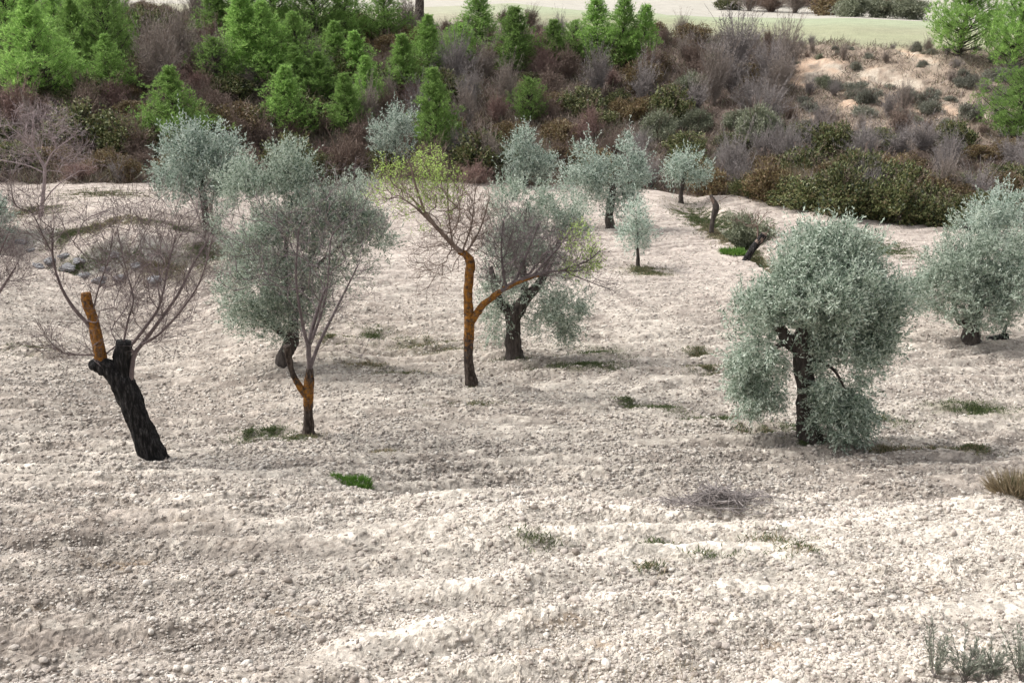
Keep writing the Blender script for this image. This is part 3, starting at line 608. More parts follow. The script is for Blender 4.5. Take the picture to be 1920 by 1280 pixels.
# olive behind the small bare almond
olive("olive with tall pale shoots standing behind the small bare almond tree", (528, 684),
      [(545, 330, 45, 55, .4), (530, 300, 22, 30, .4), (575, 330, 25, 45, .3), (450, 350, 45, 55, .5), (440, 330, 25, 25, .5), (500, 400, 70, 60, .2), (590, 400, 60, 55, .4), (660, 400, 65, 60, .5), (690, 440, 55, 55, .4),
       (450, 440, 55, 55, .2), (530, 440, 80, 50, .2), (610, 430, 60, 45, .3), (500, 370, 50, 40, .3), (600, 470, 70, 55, 0), (510, 500, 75, 65, -.2), (470, 560, 60, 60, -.3), (520, 600, 60, 45, -.2), (640, 500, 60, 40, .1), (450, 610, 30, 25, 0), (570, 560, 50, 50, .1)],
      [(527, 688, 26, 0), (535, 660, 26, 0), (548, 640, 24, 0), (550, 600, 20, 0)],
      [[(545, 645, 16, 0), (505, 605, 12, -.1), (470, 570, 6, -.2)], [(550, 610, 16, 0), (570, 520, 12, .1), (610, 440, 7, .3)], [(550, 605, 16, 0), (535, 500, 10, .1), (545, 380, 5, .3)], [(570, 520, 10, .1), (650, 450, 6, .3)]],
      n_leaf=12, per=180, seed=5, wood=160, gap=.42)
# olive behind the lichen tree
olive("dark trunked olive close behind the orange lichen covered tree", (965, 672),
      [(985, 370, 45, 42, .6), (960, 400, 50, 50, .5), (1030, 400, 50, 50, .6), (1070, 420, 40, 45, .7), (990, 450, 75, 50, .4), (940, 480, 45, 50, .3), (1060, 490, 55, 50, .4), (1000, 520, 80, 45, 0), (930, 560, 35, 40, 0),
       (1060, 570, 38, 40, -.1), (1050, 590, 46, 45, 0), (1078, 555, 36, 36, 0), (930, 585, 40, 48, .1), (1060, 615, 34, 34, -.1), (1010, 600, 35, 35, .2), (930, 610, 26, 32, .1), (1090, 600, 18, 30, 0)],
      [(965, 674, 31, 0), (962, 630, 27, 0), (963, 592, 29, 0), (985, 560, 22, 0)],
      [[(963, 595, 22, 0), (935, 560, 16, 0), (920, 500, 8, .2)], [(985, 560, 22, 0), (1015, 525, 16, 0), (1050, 450, 8, .3)], [(980, 560, 16, 0), (980, 480, 10, .2), (985, 400, 5, .4)]],
      n_leaf=12, per=175, seed=7, wood=150, gap=.43, L=.062, W=.019, droop=[(1060, 600, 60, 60), (930, 600, 40, 50)])
# right edge
olive("bushy olive with several stems beside a fallen log, right edge", (1818, 640),
      [(1830, 440, 50, 45, .2), (1800, 500, 60, 55, 0), (1860, 500, 60, 60, .1), (1770, 540, 45, 50, 0), (1840, 560, 70, 60, -.3), (1900, 560, 50, 60, 0), (1790, 590, 40, 18, -.2), (1880, 595, 40, 18, -.1), (1735, 550, 38, 40, .1), (1910, 500, 40, 50, .3)],
      [(1822, 643, 34, 0), (1822, 620, 30, 0), (1828, 590, 26, 0), (1832, 550, 20, 0)],
      [[(1815, 638, 14, 0), (1800, 605, 11, 0), (1785, 560, 6, 0)], [(1826, 600, 14, 0), (1860, 550, 9, 0), (1880, 500, 5, .1)]], n_leaf=12, per=160, seed=9, L=.068, W=.022, wood=120)
olive("pale olive spreading above and behind the bushy one at the right edge", (1895, 560),
      [(1850, 410, 50, 40, 0), (1900, 390, 45, 45, 0), (1880, 450, 60, 50, 0), (1930, 430, 50, 60, .3), (1835, 440, 35, 35, 0), (1940, 500, 40, 50, 0)],
      [(1895, 563, 26, 0), (1893, 520, 22, 0), (1888, 470, 18, 0)], [[(1890, 500, 12, 0), (1840, 440, 8, 0), (1805, 425, 5, 0)]], n_leaf=9, per=80, seed=11, L=.085, W=.028, far=True)
# middle distance
olive("round olive with black trunk in mid field beside the sapling", (1144, 427),
      [(1110, 305, 32, 38, 0), (1095, 340, 40, 35, -.2), (1140, 345, 45, 45, 0), (1185, 330, 38, 40, .2), (1175, 285, 22, 32, .2), (1205, 320, 20, 35, .2), (1090, 370, 36, 25, 0), (1160, 385, 45, 25, -.2), (1070, 345, 24, 28, 0)],
      [(1145, 429, 17, 0), (1142, 405, 14, 0), (1146, 380, 14, 0), (1150, 350, 11, 0)], n_leaf=9, per=62, seed=13, L=.11, W=.036, tl=.34, far=True, gap=.40)
olive("small young olive sapling alone in a patch of green weeds", (1197, 500),
      [(1195, 405, 26, 28, 0), (1185, 440, 28, 25, 0), (1210, 440, 22, 28, 0), (1198, 462, 26, 16, 0)], [(1197, 502, 7, 0), (1196, 480, 6, 0), (1195, 450, 4, 0), (1195, 420, 3, 0)],
      n_leaf=9, per=110, seed=15, L=.085, W=.028, tl=.25, far=True, gap=.36)
olive("little olive with dark stem at the foot of the scrub bank", (1277, 381),
      [(1290, 300, 28, 22, 0), (1270, 320, 26, 22, 0), (1310, 325, 26, 22, 0), (1290, 335, 38, 18, 0)], [(1277, 383, 10, 0), (1277, 365, 8, 0), (1280, 345, 7, 0), (1285, 325, 5, 0)],
      n_leaf=8, per=60, seed=17, L=.12, W=.04, tl=.3, far=True, gap=.36)
olive("bluish pointed olive at the far edge of the field behind the green leaved tree", (985, 349),
      [(985, 265, 18, 28, 0), (965, 290, 22, 30, 0), (1000, 300, 28, 28, 0), (1025, 315, 24, 22, 0), (990, 325, 45, 20, 0)], [(985, 351, 9, 0), (985, 330, 8, 0), (984, 290, 4, 0)],
      n_leaf=8, per=55, seed=19, L=.125, W=.042, tl=.34, far=True, gap=.36)
olive("pale olive growing against the dark thicket under the pines", (738, 335),
      [(745, 235, 28, 28, 0), (720, 255, 26, 30, 0), (745, 275, 28, 25, 0), (725, 290, 25, 18, 0), (765, 250, 14, 24, 0)], [(738, 337, 8, 0), (740, 310, 7, 0), (740, 260, 4, 0)],
      n_leaf=8, per=55, seed=21, L=.125, W=.042, tl=.34, far=True, gap=.36)
olive("dense dark centred olive on the left terrace edge", (392, 438),
      [(345, 285, 40, 42, 0), (380, 275, 35, 38, 0), (420, 290, 35, 35, .2), (405, 252, 18, 22, .2), (440, 265, 18, 20, .2), (320, 310, 34, 40, 0), (370, 335, 60, 45, -.3), (430, 330, 38, 40, 0), (330, 350, 40, 32, 0), (400, 365, 50, 30, 0)],
      [(392, 440, 15, 0), (386, 405, 13, 0), (382, 375, 13, 0), (375, 330, 9, 0)], n_leaf=10, per=72, seed=23, L=.10, W=.033, tl=.32, far=True, gap=.38)
olive("grey green olive cut by the left border beyond the terrace", (-20, 470), [(-10, 420, 40, 50, 0), (-40, 400, 50, 50, 0)], [(-20, 472, 14, 0), (-20, 440, 12, 0), (-22, 400, 8, 0)], n_leaf=9, per=75, seed=25, L=.09, W=.03, far=True)

# ---- bare trees
def translate(me, b): me.transform(__import__("mathutils").Matrix.Translation(-b)); return me
def twig_tips(rng, regs, Y, n):
    w = np.array([r[2] * r[3] * (r[5] if len(r) > 5 else 1) for r in regs], float); w /= w.sum(); o = []
    for r, c in zip(regs, rng.multinomial(n, w)):
        a = rng.uniform(0, 6.283, c); q = np.sqrt(rng.random(c))
        for x, y, d in zip(r[0] + np.cos(a) * q * r[2], r[1] + np.sin(a) * q * r[3], rng.normal(0, 1, c)): o.append(P(x, y, Y + r[4] + d * min(r[2], r[3]) / 130))
    return np.array(o)
# charred almond with bare shoots
def charred_tree():
    rng = np.random.default_rng(31); b = hit(284, 862); Y = b[1]
    root = empty("bare_almond_tree", b, "leaning charred black tree trunk with bare shoots and an orange stub", "tree")
    tp = pxpath([(291, 872, 38, 0), (272, 818, 40, 0), (250, 765, 42, 0), (233, 722, 44, 0), (214, 697, 38, 0), (193, 686, 32, -.02), (177, 685, 25, -.02), (170, 688, 14, -.02)], Y)
    t = link("trunk", trunk_mesh("charred_trunk", b, tp, M["charred"], 48, .19, 4, 8, 16), root)
    s1 = pxpath([(228, 725, 36, 0), (229, 680, 31, 0), (231, 655, 30, 0), (233, 641, 29, 0)], Y)
    link("stub", trunk_mesh("charred_stub", b, s1, M["charred"], 20, .30, 8, 6, 8, False), root, label="short black cut stub")
    s2 = pxpath([(193, 692, 25, 0), (185, 650, 22, 0), (174, 600, 19, .02), (164, 565, 19, .03), (161, 549, 16, .03)], Y)
    link("stub", trunk_mesh("lichen_stub", b, s2, M["lichen_stub"], 22, .28, 9, 6, 8, False), root, label="orange lichen covered stub")
    gr = Grower(rng, .0032, 3.2); k0 = gr.limb([*pxpath([(240, 745, 7, .03), (246, 705, 10, -.02)], Y)]); gr.limb(pxpath([(190, 680, 8, 0), (174, 620, 8, .01)], Y))
    def lb(*pts, dy=0):
        q = pxpath([(x, y, w * .74, dy * i / len(pts) - .02) for i, (x, y, w) in enumerate(pts)], Y); j = gr.near(q[0, :3]) if pts[0][2] > 0 else k0; return gr.limb(q, j)
    lb((246, 700, 13), (252, 665, 12), (266, 645, 10), (300, 600, 8.5), (335, 550, 7), (360, 500, 5), (390, 450, 3.5), dy=.3)
    lb((262, 648, 8), (300, 625, 6), (345, 575, 5), (378, 520, 4), (400, 440, 3), dy=-.4)
    lb((236, 660, 8), (275, 610, 8), (300, 570, 6), (315, 500, 5), (330, 440, 3), dy=.5)
    lb((230, 650, 6), (240, 600, 5), (250, 560, 4), (235, 500, 3), (220, 430, 2.5), dy=.2)
    lb((168, 610, 9), (140, 580, 9), (118, 545, 7), (105, 510, 6), (98, 470, 5), (100, 430, 3), dy=-.3)
    lb((100, 480, 4), (80, 440, 3.5), (60, 400, 3), (30, 385, 3), (18, 340, 2), dy=-.5)
    lb((170, 600, 5), (185, 540, 4), (205, 480, 3.5), (212, 440, 2.5), dy=.3)
    lb((190, 665, 5), (150, 665, 4), (115, 660, 3), (85, 630, 2), dy=-.4)
    nl = gr.n; tips = twig_tips(rng, [(200, 570, 60, 60, 0), (330, 570, 60, 60, .1), (250, 520, 70, 60, -.2), (330, 470, 75, 90, .2), (270, 470, 80, 110, 0), (210, 450, 70, 90, 0), (130, 430, 70, 60, -.2), (60, 400, 50, 60, -.3), (340, 420, 60, 80, .3), (110, 640, 60, 40, -.3), (300, 560, 60, 60, 0), (330, 640, 50, 30, .2, .5), (250, 600, 70, 60, .0)], Y, 1100)
    gr.grow(rng.permutation(tips)[:760], .16, .12, .6, .12); g = gr.geo(); gr.shoots(g, 2800, .12, .45, .0062); gr.shoots(g, 900, .15, .5, .0065, lo=12, hi=nl)
    link("branches", translate(g.mesh("charred_twigs", M["twig_pink"], True), b), root)
charred_tree()
# small almond in front of an olive
def small_almond():
    rng = np.random.default_rng(33); b = hit(579, 820); Y = b[1]
    root = empty("bare_almond_tree", b, "small forked almond with orange lichen at the fork and grey twigs", "tree")
    tp = pxpath([(580, 826, 22, 0), (578, 790, 18, 0), (578, 745, 18, 0), (580, 712, 18, 0)], Y)
    link("trunk", trunk_mesh("almond_trunk", b, np.concatenate([tp, pxpath([(581, 690, 12, 0)], Y)]), M["lichen_fork"], 18, .26, 5, 9, 8), root, label="grey stem with an orange lichen patch")
    l2 = pxpath([(578, 745, 15, 0), (562, 725, 13, -.02), (549, 700, 12, -.05), (541, 670, 12, -.08), (538, 648, 15, -.1)], Y)
    link("limb", trunk_mesh("almond_limb", b, l2, M["lichen_fork"], 12, .2, 7, 7, 8, False), root)
    gr = Grower(rng, .0032, 3.2); gr.limb(pxpath([(580, 716, 14, 0), (581, 690, 10, 0), (579, 650, 9, 0), (590, 600, 7, .1), (610, 540, 5, .2)], Y))
    for lb in ([(581, 690, 8, 0), (600, 640, 7, .1), (630, 580, 5, .3), (670, 500, 3, .4)], [(580, 660, 7, 0), (566, 600, 6, -.1), (555, 520, 4, -.2), (560, 430, 3, -.2)], [(580, 650, 7, 0), (610, 560, 4, .1), (620, 450, 3, .2)]):
        q = pxpath(lb, Y); gr.limb(q, gr.near(q[0, :3]))
    m0 = gr.n; q = pxpath([(540, 660, 11, -.1), (520, 640, 8, -.2), (495, 590, 5, -.3), (470, 520, 3, -.3)], Y); gr.limb(q, 0) if False else None
    tips = twig_tips(rng, [(620, 420, 90, 80, .1), (560, 470, 90, 90, 0), (480, 440, 75, 80, -.1), (680, 400, 65, 60, .2), (640, 520, 70, 60, .1), (590, 580, 60, 70, 0), (450, 500, 50, 60, -.1), (640, 340, 60, 40, .2, .6), (680, 640, 40, 30, .3, .35)], Y, 2200)
    gr.grow(rng.permutation(tips)[:650], .16, .10, .6, .12); g = gr.geo(); gr.shoots(g, 1700, .10, .40, .0062); gr.shoots(g, 260, .12, .45, .0065, lo=4, hi=m0)
    link("branches", translate(g.mesh("almond_twigs", M["twig_almond"], True), b), root)
    k = rng.permutation(len(tips))[:500]; g, _, _ = sprays(rng, tips[k], rng.normal(size=(len(k), 3)) * .3, .6, 4, .10, .035, .012); link("buds", translate(g.mesh("almond_buds", M["greygreen"]), b), root)
small_almond()
# the orange lichen tree
def lichen_tree():
    rng = np.random.default_rng(35); b = hit(884, 724); Y = b[1]
    root = empty("almond_tree", b, "tall forked tree with vivid orange lichen on trunk and lime new leaves", "tree")
    lo = pxpath([(888, 732, 23, 0), (881, 700, 19, 0), (878, 665, 18, 0), (879, 625, 19, 0), (880, 590, 19, 0)], Y)
    link("trunk", trunk_mesh("lichen_trunk", b, lo, M["lichen_tall"], 20, .24, 3, 6, 8), root)
    up_ = pxpath([(879, 612, 17, 0), (878, 570, 17, 0), (879, 520, 17, 0), (882, 495, 16, 0), (874, 478, 13, 0), (860, 472, 10, 0)], Y); up_[:, 3] *= 1.03
    link("limb", trunk_mesh("lichen_limb", b, up_, M["lichen_tall"], 20, .26, 5, 6, 8, False), root, label="orange upright limb")
    rt = pxpath([(882, 604, 16, 0), (893, 588, 15, -.02), (908, 570, 13, -.05), (925, 556, 12, -.1), (948, 540, 9.5, -.15), (985, 523, 8.5, -.25), (1010, 516, 7, -.3)], Y)
    link("limb", trunk_mesh("lichen_side_limb", b, rt, M["lichen_tall"], 16, .24, 6, 6, 8, False), root, label="orange side limb")
    gr = Grower(rng, .0042, 3.2); gr.limb(pxpath([(868, 475, 11, 0), (850, 460, 9, -.05), (828, 436, 8, -.1), (800, 408, 6, -.2), (778, 388, 4, -.3), (755, 372, 2.5, -.3)], Y))
    gr2 = Grower(rng, .0040, 3.2); gr2.limb(pxpath([(940, 545, 9, -.15), (965, 530, 8, -.2), (1000, 516, 6.5, -.3), (1045, 508, 4.5, -.3), (1085, 508, 2.5, -.3)], Y))
    for lb in ([(800, 408, 5, -.2), (780, 350, 4, -.3), (770, 310, 3, -.3)], [(850, 462, 4.5, 0), (842, 410, 3, .1), (838, 340, 1.6, .1)], [(866, 474, 4.5, 0), (884, 420, 3, .2), (892, 350, 1.6, .3)], [(830, 440, 5, 0), (800, 400, 4, .3), (770, 370, 3, .4)], [(872, 478, 4, 0), (900, 430, 3, .2), (918, 370, 1.6, .2)]):
        q = pxpath(lb, Y); gr.limb(q, gr.near(q[0, :3]))
    for lb in ([(965, 530, 6, -.2), (990, 470, 4, -.1), (1010, 420, 3, 0)], [(1000, 516, 5, -.3), (1050, 460, 4, -.2), (1075, 420, 2.5, -.2)], [(1045, 510, 4, -.3), (1100, 490, 3, -.4), (1125, 470, 2, -.4)], [(1060, 510, 2.5, -.3), (1110, 530, 1.8, -.3), (1150, 545, 1.2, -.4)], [(948, 540, 6, -.2), (940, 470, 4, 0), (945, 410, 3, .1)]):
        q = pxpath(lb, Y); gr2.limb(q, gr2.near(q[0, :3]))
    gregs = [(735, 335, 36, 34, -.2), (800, 325, 34, 46, 0), (765, 375, 40, 32, -.1), (825, 370, 34, 38, .1), (715, 365, 26, 20, -.3), (725, 315, 12, 16, -.2), (815, 295, 12, 18, 0), (800, 420, 40, 20, .1, .4), (780, 340, 50, 40, 0), (850, 350, 22, 36, .1)]
    tg = twig_tips(rng, gregs, Y, 360); t1 = twig_tips(rng, [(850, 390, 60, 60, .1), (890, 400, 40, 70, .2), (870, 430, 60, 50, .1), (820, 480, 50, 40, -.1, .7), (810, 520, 40, 40, -.1, .35), (780, 470, 30, 40, 0, .4)], Y, 560)
    gr.grow(np.concatenate([tg, t1]), .16, .12, .6, .12)
    hr = [(1090, 450, 30, 35, -.3), (1110, 490, 24, 26, -.3), (1085, 505, 40, 20, -.3)]
    th = twig_tips(rng, hr, Y, 130); t2 = twig_tips(rng, [(990, 470, 75, 60, -.1), (940, 490, 45, 60, 0), (1050, 480, 50, 50, -.2), (1130, 540, 40, 18, -.4, .4), (960, 420, 50, 40, .1, .6)], Y, 1900)
    gr2.grow(np.concatenate([th, rng.permutation(t2)[:800]]), .15, .12, .6, .12)
    g = gr.geo(); h = gr2.geo(); gr.shoots(g, 2300, .12, .42, .0068); gr2.shoots(h, 3200, .10, .38, .007); link("branches", translate(g.mesh("almond_twigs_left", M["twig_brown"], True), b), root); link("branches", translate(h.mesh("almond_twigs_right", M["twig_almond"], True), b), root)
    tt = np.concatenate([tg, th]); gg = Geo()
    tt = tt[vn3(tt[:, 0] * 3.2, tt[:, 1] * 3.2, tt[:, 2] * 3.2, 4) > .36]
    for j in range(4):
        s, _, _ = sprays(rng, tt + rng.normal(size=tt.shape) * .06, rng.normal(size=tt.shape) * .4, .6, 5, .12, .040, .017)
        for V, f in zip([np.concatenate(s.V)], [np.concatenate(s.q)]): gg.add(V, f)
    link("crown", translate(gg.mesh("lime_leaves", M["bud"]), b), root)
lichen_tree()
# pale bare tree, far left, and the bare one cut by the border
def bare_tree(label, base, trunk, limbs, regs, n, mat, seed, tip, group="bare trees on the left"):
    rng = np.random.default_rng(seed); b = hit(*base); Y = b[1]; root = empty("bare_tree", b, label, "tree", group)
    tp = pxpath(trunk, Y); link("trunk", trunk_mesh("bare_trunk", b, tp, mat, 10, .2, seed, 6, 6), root)
    gr = Grower(rng, tip * .8, 3.2); gr.limb(tp[-2:])
    for lb in limbs: q = pxpath(lb, Y); gr.limb(q, gr.near(q[0, :3]))
    gr.grow(twig_tips(rng, regs, Y, n), .3, .12, .6, .12); g = gr.geo(); gr.shoots(g, n * 3, .2, .6, tip * 1.7); link("branches", translate(g.mesh("bare_twigs", mat, True), b), root)
bare_tree("pale pinkish bare tree with fanned white branches on the left terrace", (76, 408), [(76, 411, 8, 0), (80, 370, 7, 0), (84, 330, 6.5, 0), (84, 310, 5, 0)],
          [[(84, 320, 4, 0), (70, 290, 3, 0), (45, 260, 2.4, 0), (15, 235, 1.6, 0)], [(84, 310, 4, 0), (62, 275, 2.6, 0), (62, 220, 1.6, 0)], [(84, 315, 4, 0), (100, 285, 2.6, 0), (140, 255, 1.6, 0)], [(78, 385, 3, 0), (105, 350, 2.4, 0), (150, 320, 1.6, 0)], [(84, 325, 3, 0), (50, 310, 2.4, 0), (0, 300, 1.6, 0)]],
          [(50, 250, 60, 50, 0), (100, 260, 60, 50, 0), (30, 300, 45, 25, 0), (140, 300, 40, 35, 0), (90, 230, 40, 35, 0)], 420, M["twig_pale"], 37, .0065)
bare_tree("bare pink twigged tree cut by the left border", (-55, 700), [(-55, 705, 26, 0), (-50, 640, 22, 0), (-45, 590, 16, 0)], [[(-45, 600, 8, 0), (-10, 560, 6, 0), (30, 500, 3, 0)], [(-45, 595, 8, 0), (-20, 520, 5, 0), (10, 450, 3, 0)]],
          [(15, 480, 40, 60, 0), (-20, 480, 50, 70, 0), (30, 520, 35, 30, 0)], 320, M["twig_pink"], 39, .0036)
bare_tree("slender bare purple tree between the two left olives", (412, 440), [(404, 445, 9, 0), (398, 405, 7, 0), (392, 370, 5, 0)], [[(396, 390, 4, 0), (405, 340, 3, 0)]],
          [(370, 420, 40, 40, 0), (410, 370, 30, 40, 0), (350, 400, 30, 40, 0)], 110, M["twig_purple"], 41, .006)

# ---- dead trunks, ditch
def dead_trunk(label, base, path, mat, seed, regs, n):
    rng = np.random.default_rng(seed); b = hit(*base); Y = b[1]; root = empty("dead_tree", b, label, "tree")
    link("trunk", trunk_mesh("dead_trunk", b, pxpath(path, Y), mat, 14, .16, seed, 5, 8, False), root)
    gr = Grower(rng, .007, 2.1); gr.limb(pxpath(path[-2:], Y)); gr.grow(twig_tips(rng, regs, Y, n), .3, .15, .6, .25); link("branches", translate(gr.geo().mesh("dead_twigs", M["twig_brown"], True), b), root)
dead_trunk("gnarled brown dead trunk upright in the green ditch", (1334, 440), [(1333, 443, 10, 0), (1336, 415, 9, 0), (1342, 392, 13, 0), (1340, 380, 10, 0), (1332, 366, 5, 0)], M["olive_bark"], 43, [(1350, 370, 18, 10, 0), (1328, 372, 8, 10, 0)], 18)
dead_trunk("black trunk leaning right at the field edge by the ditch", (1402, 487), [(1396, 492, 14, 0), (1408, 472, 13, 0), (1420, 456, 13, 0), (1433, 440, 13, 0)], M["charred"], 45, [(1430, 415, 25, 22, 0), (1400, 410, 30, 20, 0)], 60)
def log():
    b = hit(1866, 636); b[2] += .05; root = empty("fallen_log", b, "dark fallen log lying under the bushy olive at right", "log")
    q = pxpath([(1826, 641, 14, 0), (1850, 640, 15, 0), (1875, 633, 15, 0), (1890, 630, 11, 0)], b[1]); link("log_body", trunk_mesh("log", b, q, M["charred"], 12, .3, 3, 6, 6, False), root)
    q = pxpath([(1878, 634, 8, 0), (1884, 618, 7, 0), (1888, 606, 5, 0)], b[1]); link("snag", trunk_mesh("snag", b, q, M["charred"], 8, .3, 4, 6, 6, False), root)
log()

# ------------------------------------------------------------------ pines (five shapes, then copies)
def make_pine(seed, H, prof, lean=0.0, dens=1.0, low=.08):
    rng = np.random.default_rng(seed); root = empty("pine_tree", (0, 0, 0), "x", "tree", "young pines on the bank")
    zs = np.linspace(0, H, 14); path = np.stack([lean * zs * .1 + .04 * np.sin(zs * 1.3 + seed), .05 * np.sin(zs + seed * 2), zs], 1)
    g = Geo(); V, fq, ft = tube(path, .075 * H / 4 * (1 - zs / H * .93), 8); g.add(V, fq)
    tips, dirs, scl = [], [], []
    z = low * H
    while z < H * .985:
        f = z / H; nb = rng.integers(5, 8); a0 = rng.random() * 6.283
        c = np.array([np.interp(z, zs, path[:, 0]), np.interp(z, zs, path[:, 1]), z])
        for k in range(nb):
            a = a0 + k * 6.283 / nb + rng.normal(0, .25); l = prof(f) * H * rng.uniform(.40, 1.25) + .04; el = rng.uniform(.15, .55) + .6 * f
            zz = float(np.clip(z + rng.normal(0, .04) * H * (1 - f), .04 * H, .985 * H)); c = np.array([np.interp(zz, zs, path[:, 0]), np.interp(zz, zs, path[:, 1]), zz])
            s = np.linspace(0, 1, 6); q = c + np.stack([np.cos(a) * l * s, np.sin(a) * l * s, l * (s * math.tan(el) * .5 + .35 * s * s)], 1)
            V, fq, ft = tube(q, .016 * (1 - s * .8) * (1 + l), 3, cap=False); g.add(V, fq)
            m = max(3, int(l * 6.0 * dens))
            for s_ in np.append(rng.uniform(.3, 1.0, m) ** .7, 1.0):
                p = c + np.array([math.cos(a) * l * s_, math.sin(a) * l * s_, l * (s_ * math.tan(el) * .5 + .35 * s_ * s_)]) + rng.normal(size=3) * .19 * (l + .2) * (1, 1, .7) * (s_ < 1)
                dd = unit(np.array([math.cos(a) * .45, math.sin(a) * .45, .9]) + rng.normal(size=3) * .3)
                ps = .30 + .70 * (1 - f) ** .8
                for q_ in range(5): tips.append(p + rng.normal(size=3) * .085 * ps + dd * .075 * q_ * ps); dirs.append(dd + rng.normal(size=3) * .25); scl.append(.42 + .58 * (1 - f) ** .8)
        z += H * rng.uniform(.028, .05)
    for k in range(int(16 * dens)): tips.append(np.array([path[-1, 0], path[-1, 1], H * (.94 + .09 * k / 16)]) + rng.normal(size=3) * (.025, .025, .04)); dirs.append(np.array([0, 0, 1.0])); scl.append(.38)
    tips = np.array(tips); dirs = np.array(dirs); scl = np.array(scl); ng = Geo(); n = len(tips)
    for j in range(12):
        s = rng.random((n, 1)); D = dirs + (0, 0, .25) + rng.normal(size=(n, 3)) * .62; V, f = needles(rng, tips + dirs * s * .05, D, rng.uniform(.10, .25, n) * scl, rng.uniform(.009, .018, n)); ng.add(V, f)
    link("trunk", g.mesh("pine_trunk", M["pine_bark"], True), root); link("crown", ng.mesh("pine_crown", M["pine"]), root)
    return root
def bell(w, p=.8, mx=.18):
    return lambda f: w * (min(1, (f + .10) / (mx + .10)) ** .7) * max(0, 1 - max(0, f - mx) / (1 - mx)) ** p
PV = [make_pine(51, 4, bell(.28, 1.05, .15)), make_pine(52, 4, bell(.21, .95, .18)), make_pine(53, 4, bell(.33, .95, .22), .1), make_pine(54, 4, bell(.17, .85, .3)), make_pine(55, 4, bell(.38, .75, .35), -.2, .9)]
PW = [.54, .42, .66, .38, .78]                     # crown width / height
PINES = [ # px, base, top, width, shape, label
 (75, 198, 2, 135, 0, "big broad pine at the left border over the reddish scrub"), (22, 120, -70, 120, 2, "pine behind the big broad one at the left border"), (150, 150, 5, 80, 1, "narrow pine standing just right of the big left pine"),
 (205, 150, -45, 110, 2, "bluish tall pine left of the purple bare thicket"), (212, 185, 68, 80, 0, "spreading low pine at the left rim of the purple thicket"), (148, 195, 140, 50, 4, "small bright green pine between the big left pines"),
 (335, 285, 128, 112, 0, "bright isolated conical pine above the dense left olive"), (542, 258, 126, 82, 1, "bright conical pine above the tall shooted olive"), (652, 255, 140, 62, 1, "slim pointed bright pine above the brown bush"),
 (817, 300, 132, 80, 1, "slender pine rising behind the lime leaved tree"), (412, 95, -25, 80, 1, "upper pine right of the grey post like trunk"), (410, 172, 75, 90, 4, "low pine under the upper one right of the purple thicket"),
 (462, 165, -5, 95, 1, "tall pine at the left of the central pine clump"), (505, 175, 10, 110, 0, "tall broad pine heading the central clump"), (560, 170, 28, 90, 2, "dark full pine at the right of the central clump"), (600, 195, 100, 80, 0, "lower pine at the front of the central clump"),
 (668, 170, 62, 66, 1, "pointed pine between central clump and reddish gap"), (690, 215, 108, 60, 1, "thin pine rising behind the slim pointed one"), (592, 95, -60, 120, 4, "dull green round pine along the top of the picture"), (650, 90, -30, 90, 2, "shaded pine along the top, right of the dull round one"),
 (725, 85, -30, 80, 2, "yellowish pine left of the black trunk at the top"), (757, 185, 68, 70, 1, "pine on the left of the mid bank trio"), (805, 140, 32, 66, 1, "pine in the middle of the mid bank trio"), (862, 130, 48, 80, 4, "rounded pine on the right of the mid bank trio"),
 (897, 95, -15, 62, 3, "tall thin pine in front of the far pale field"), (965, 145, 16, 72, 3, "columnar pine beside dark dead shrubs on the rim"), (992, 235, 148, 66, 4, "rounded solitary pine low on the bank by the bramble"), (1037, 120, 38, 48, 3, "small narrow pine on the rim left of the rim clump"),
 (1076, 120, 42, 55, 4, "bushy low pine starting the rim clump"), (1118, 125, 0, 66, 3, "tallest pine of the rim clump against the pale field"), (1165, 135, 0, 62, 3, "second tall pine of the rim clump with dark foot"), (1205, 135, 12, 50, 3, "last pine at the right of the rim clump"),
 (1800, 112, -80, 120, 0, "large bright pine top right over a black shadowed foot"), (1900, 140, -50, 110, 0, "pine in the top right corner behind the large bright one"), (1905, 270, 132, 130, 4, "bright pine at the right border on the sandy bank"),
 (1150, 130, 60, 60, 4, "low pine filling the front of the rim clump"), (520, 100, -50, 90, 2, "pine peeking over the central clump at the top"), (340, -5, -120, 70, 1, None), (112, 118, -20, 80, 0, "pine filling between the two tall left pines at the top"), (178, 95, -70, 90, 2, "pine crossing the top edge behind the bluish left pine"), (465, 92, -60, 84, 0, "pine crossing the top edge at the left of the central clump"), (632, 160, 44, 70, 1, "pine between the lower front pine and the pointed one"), (555, 200, 90, 80, 0, "low pine in the front middle of the central clump"), (30, 60, -110, 100, 4, "shadowy pine in the top left corner")]
rngp = np.random.default_rng(60); usedp = set()
for (px, by, ty, w, v, lab) in PINES:
    if lab is None: continue
    b = hit(px, by, 40); k = pxm(b); H = (by - ty) / k / 1.03; o = PV[v]; W = w / k * 1.06
    sc = (W / (PW[v] * 4) * 1.0, W / (PW[v] * 4), H / 4); b[2] -= .05; rz = rngp.random() * 6.283
    if v not in usedp: usedp.add(v); o.location = b; o.rotation_euler = (0, 0, rz); o.scale = sc; o["label"] = lab
    else: copy_tree(o, b, rz, sc, lab)
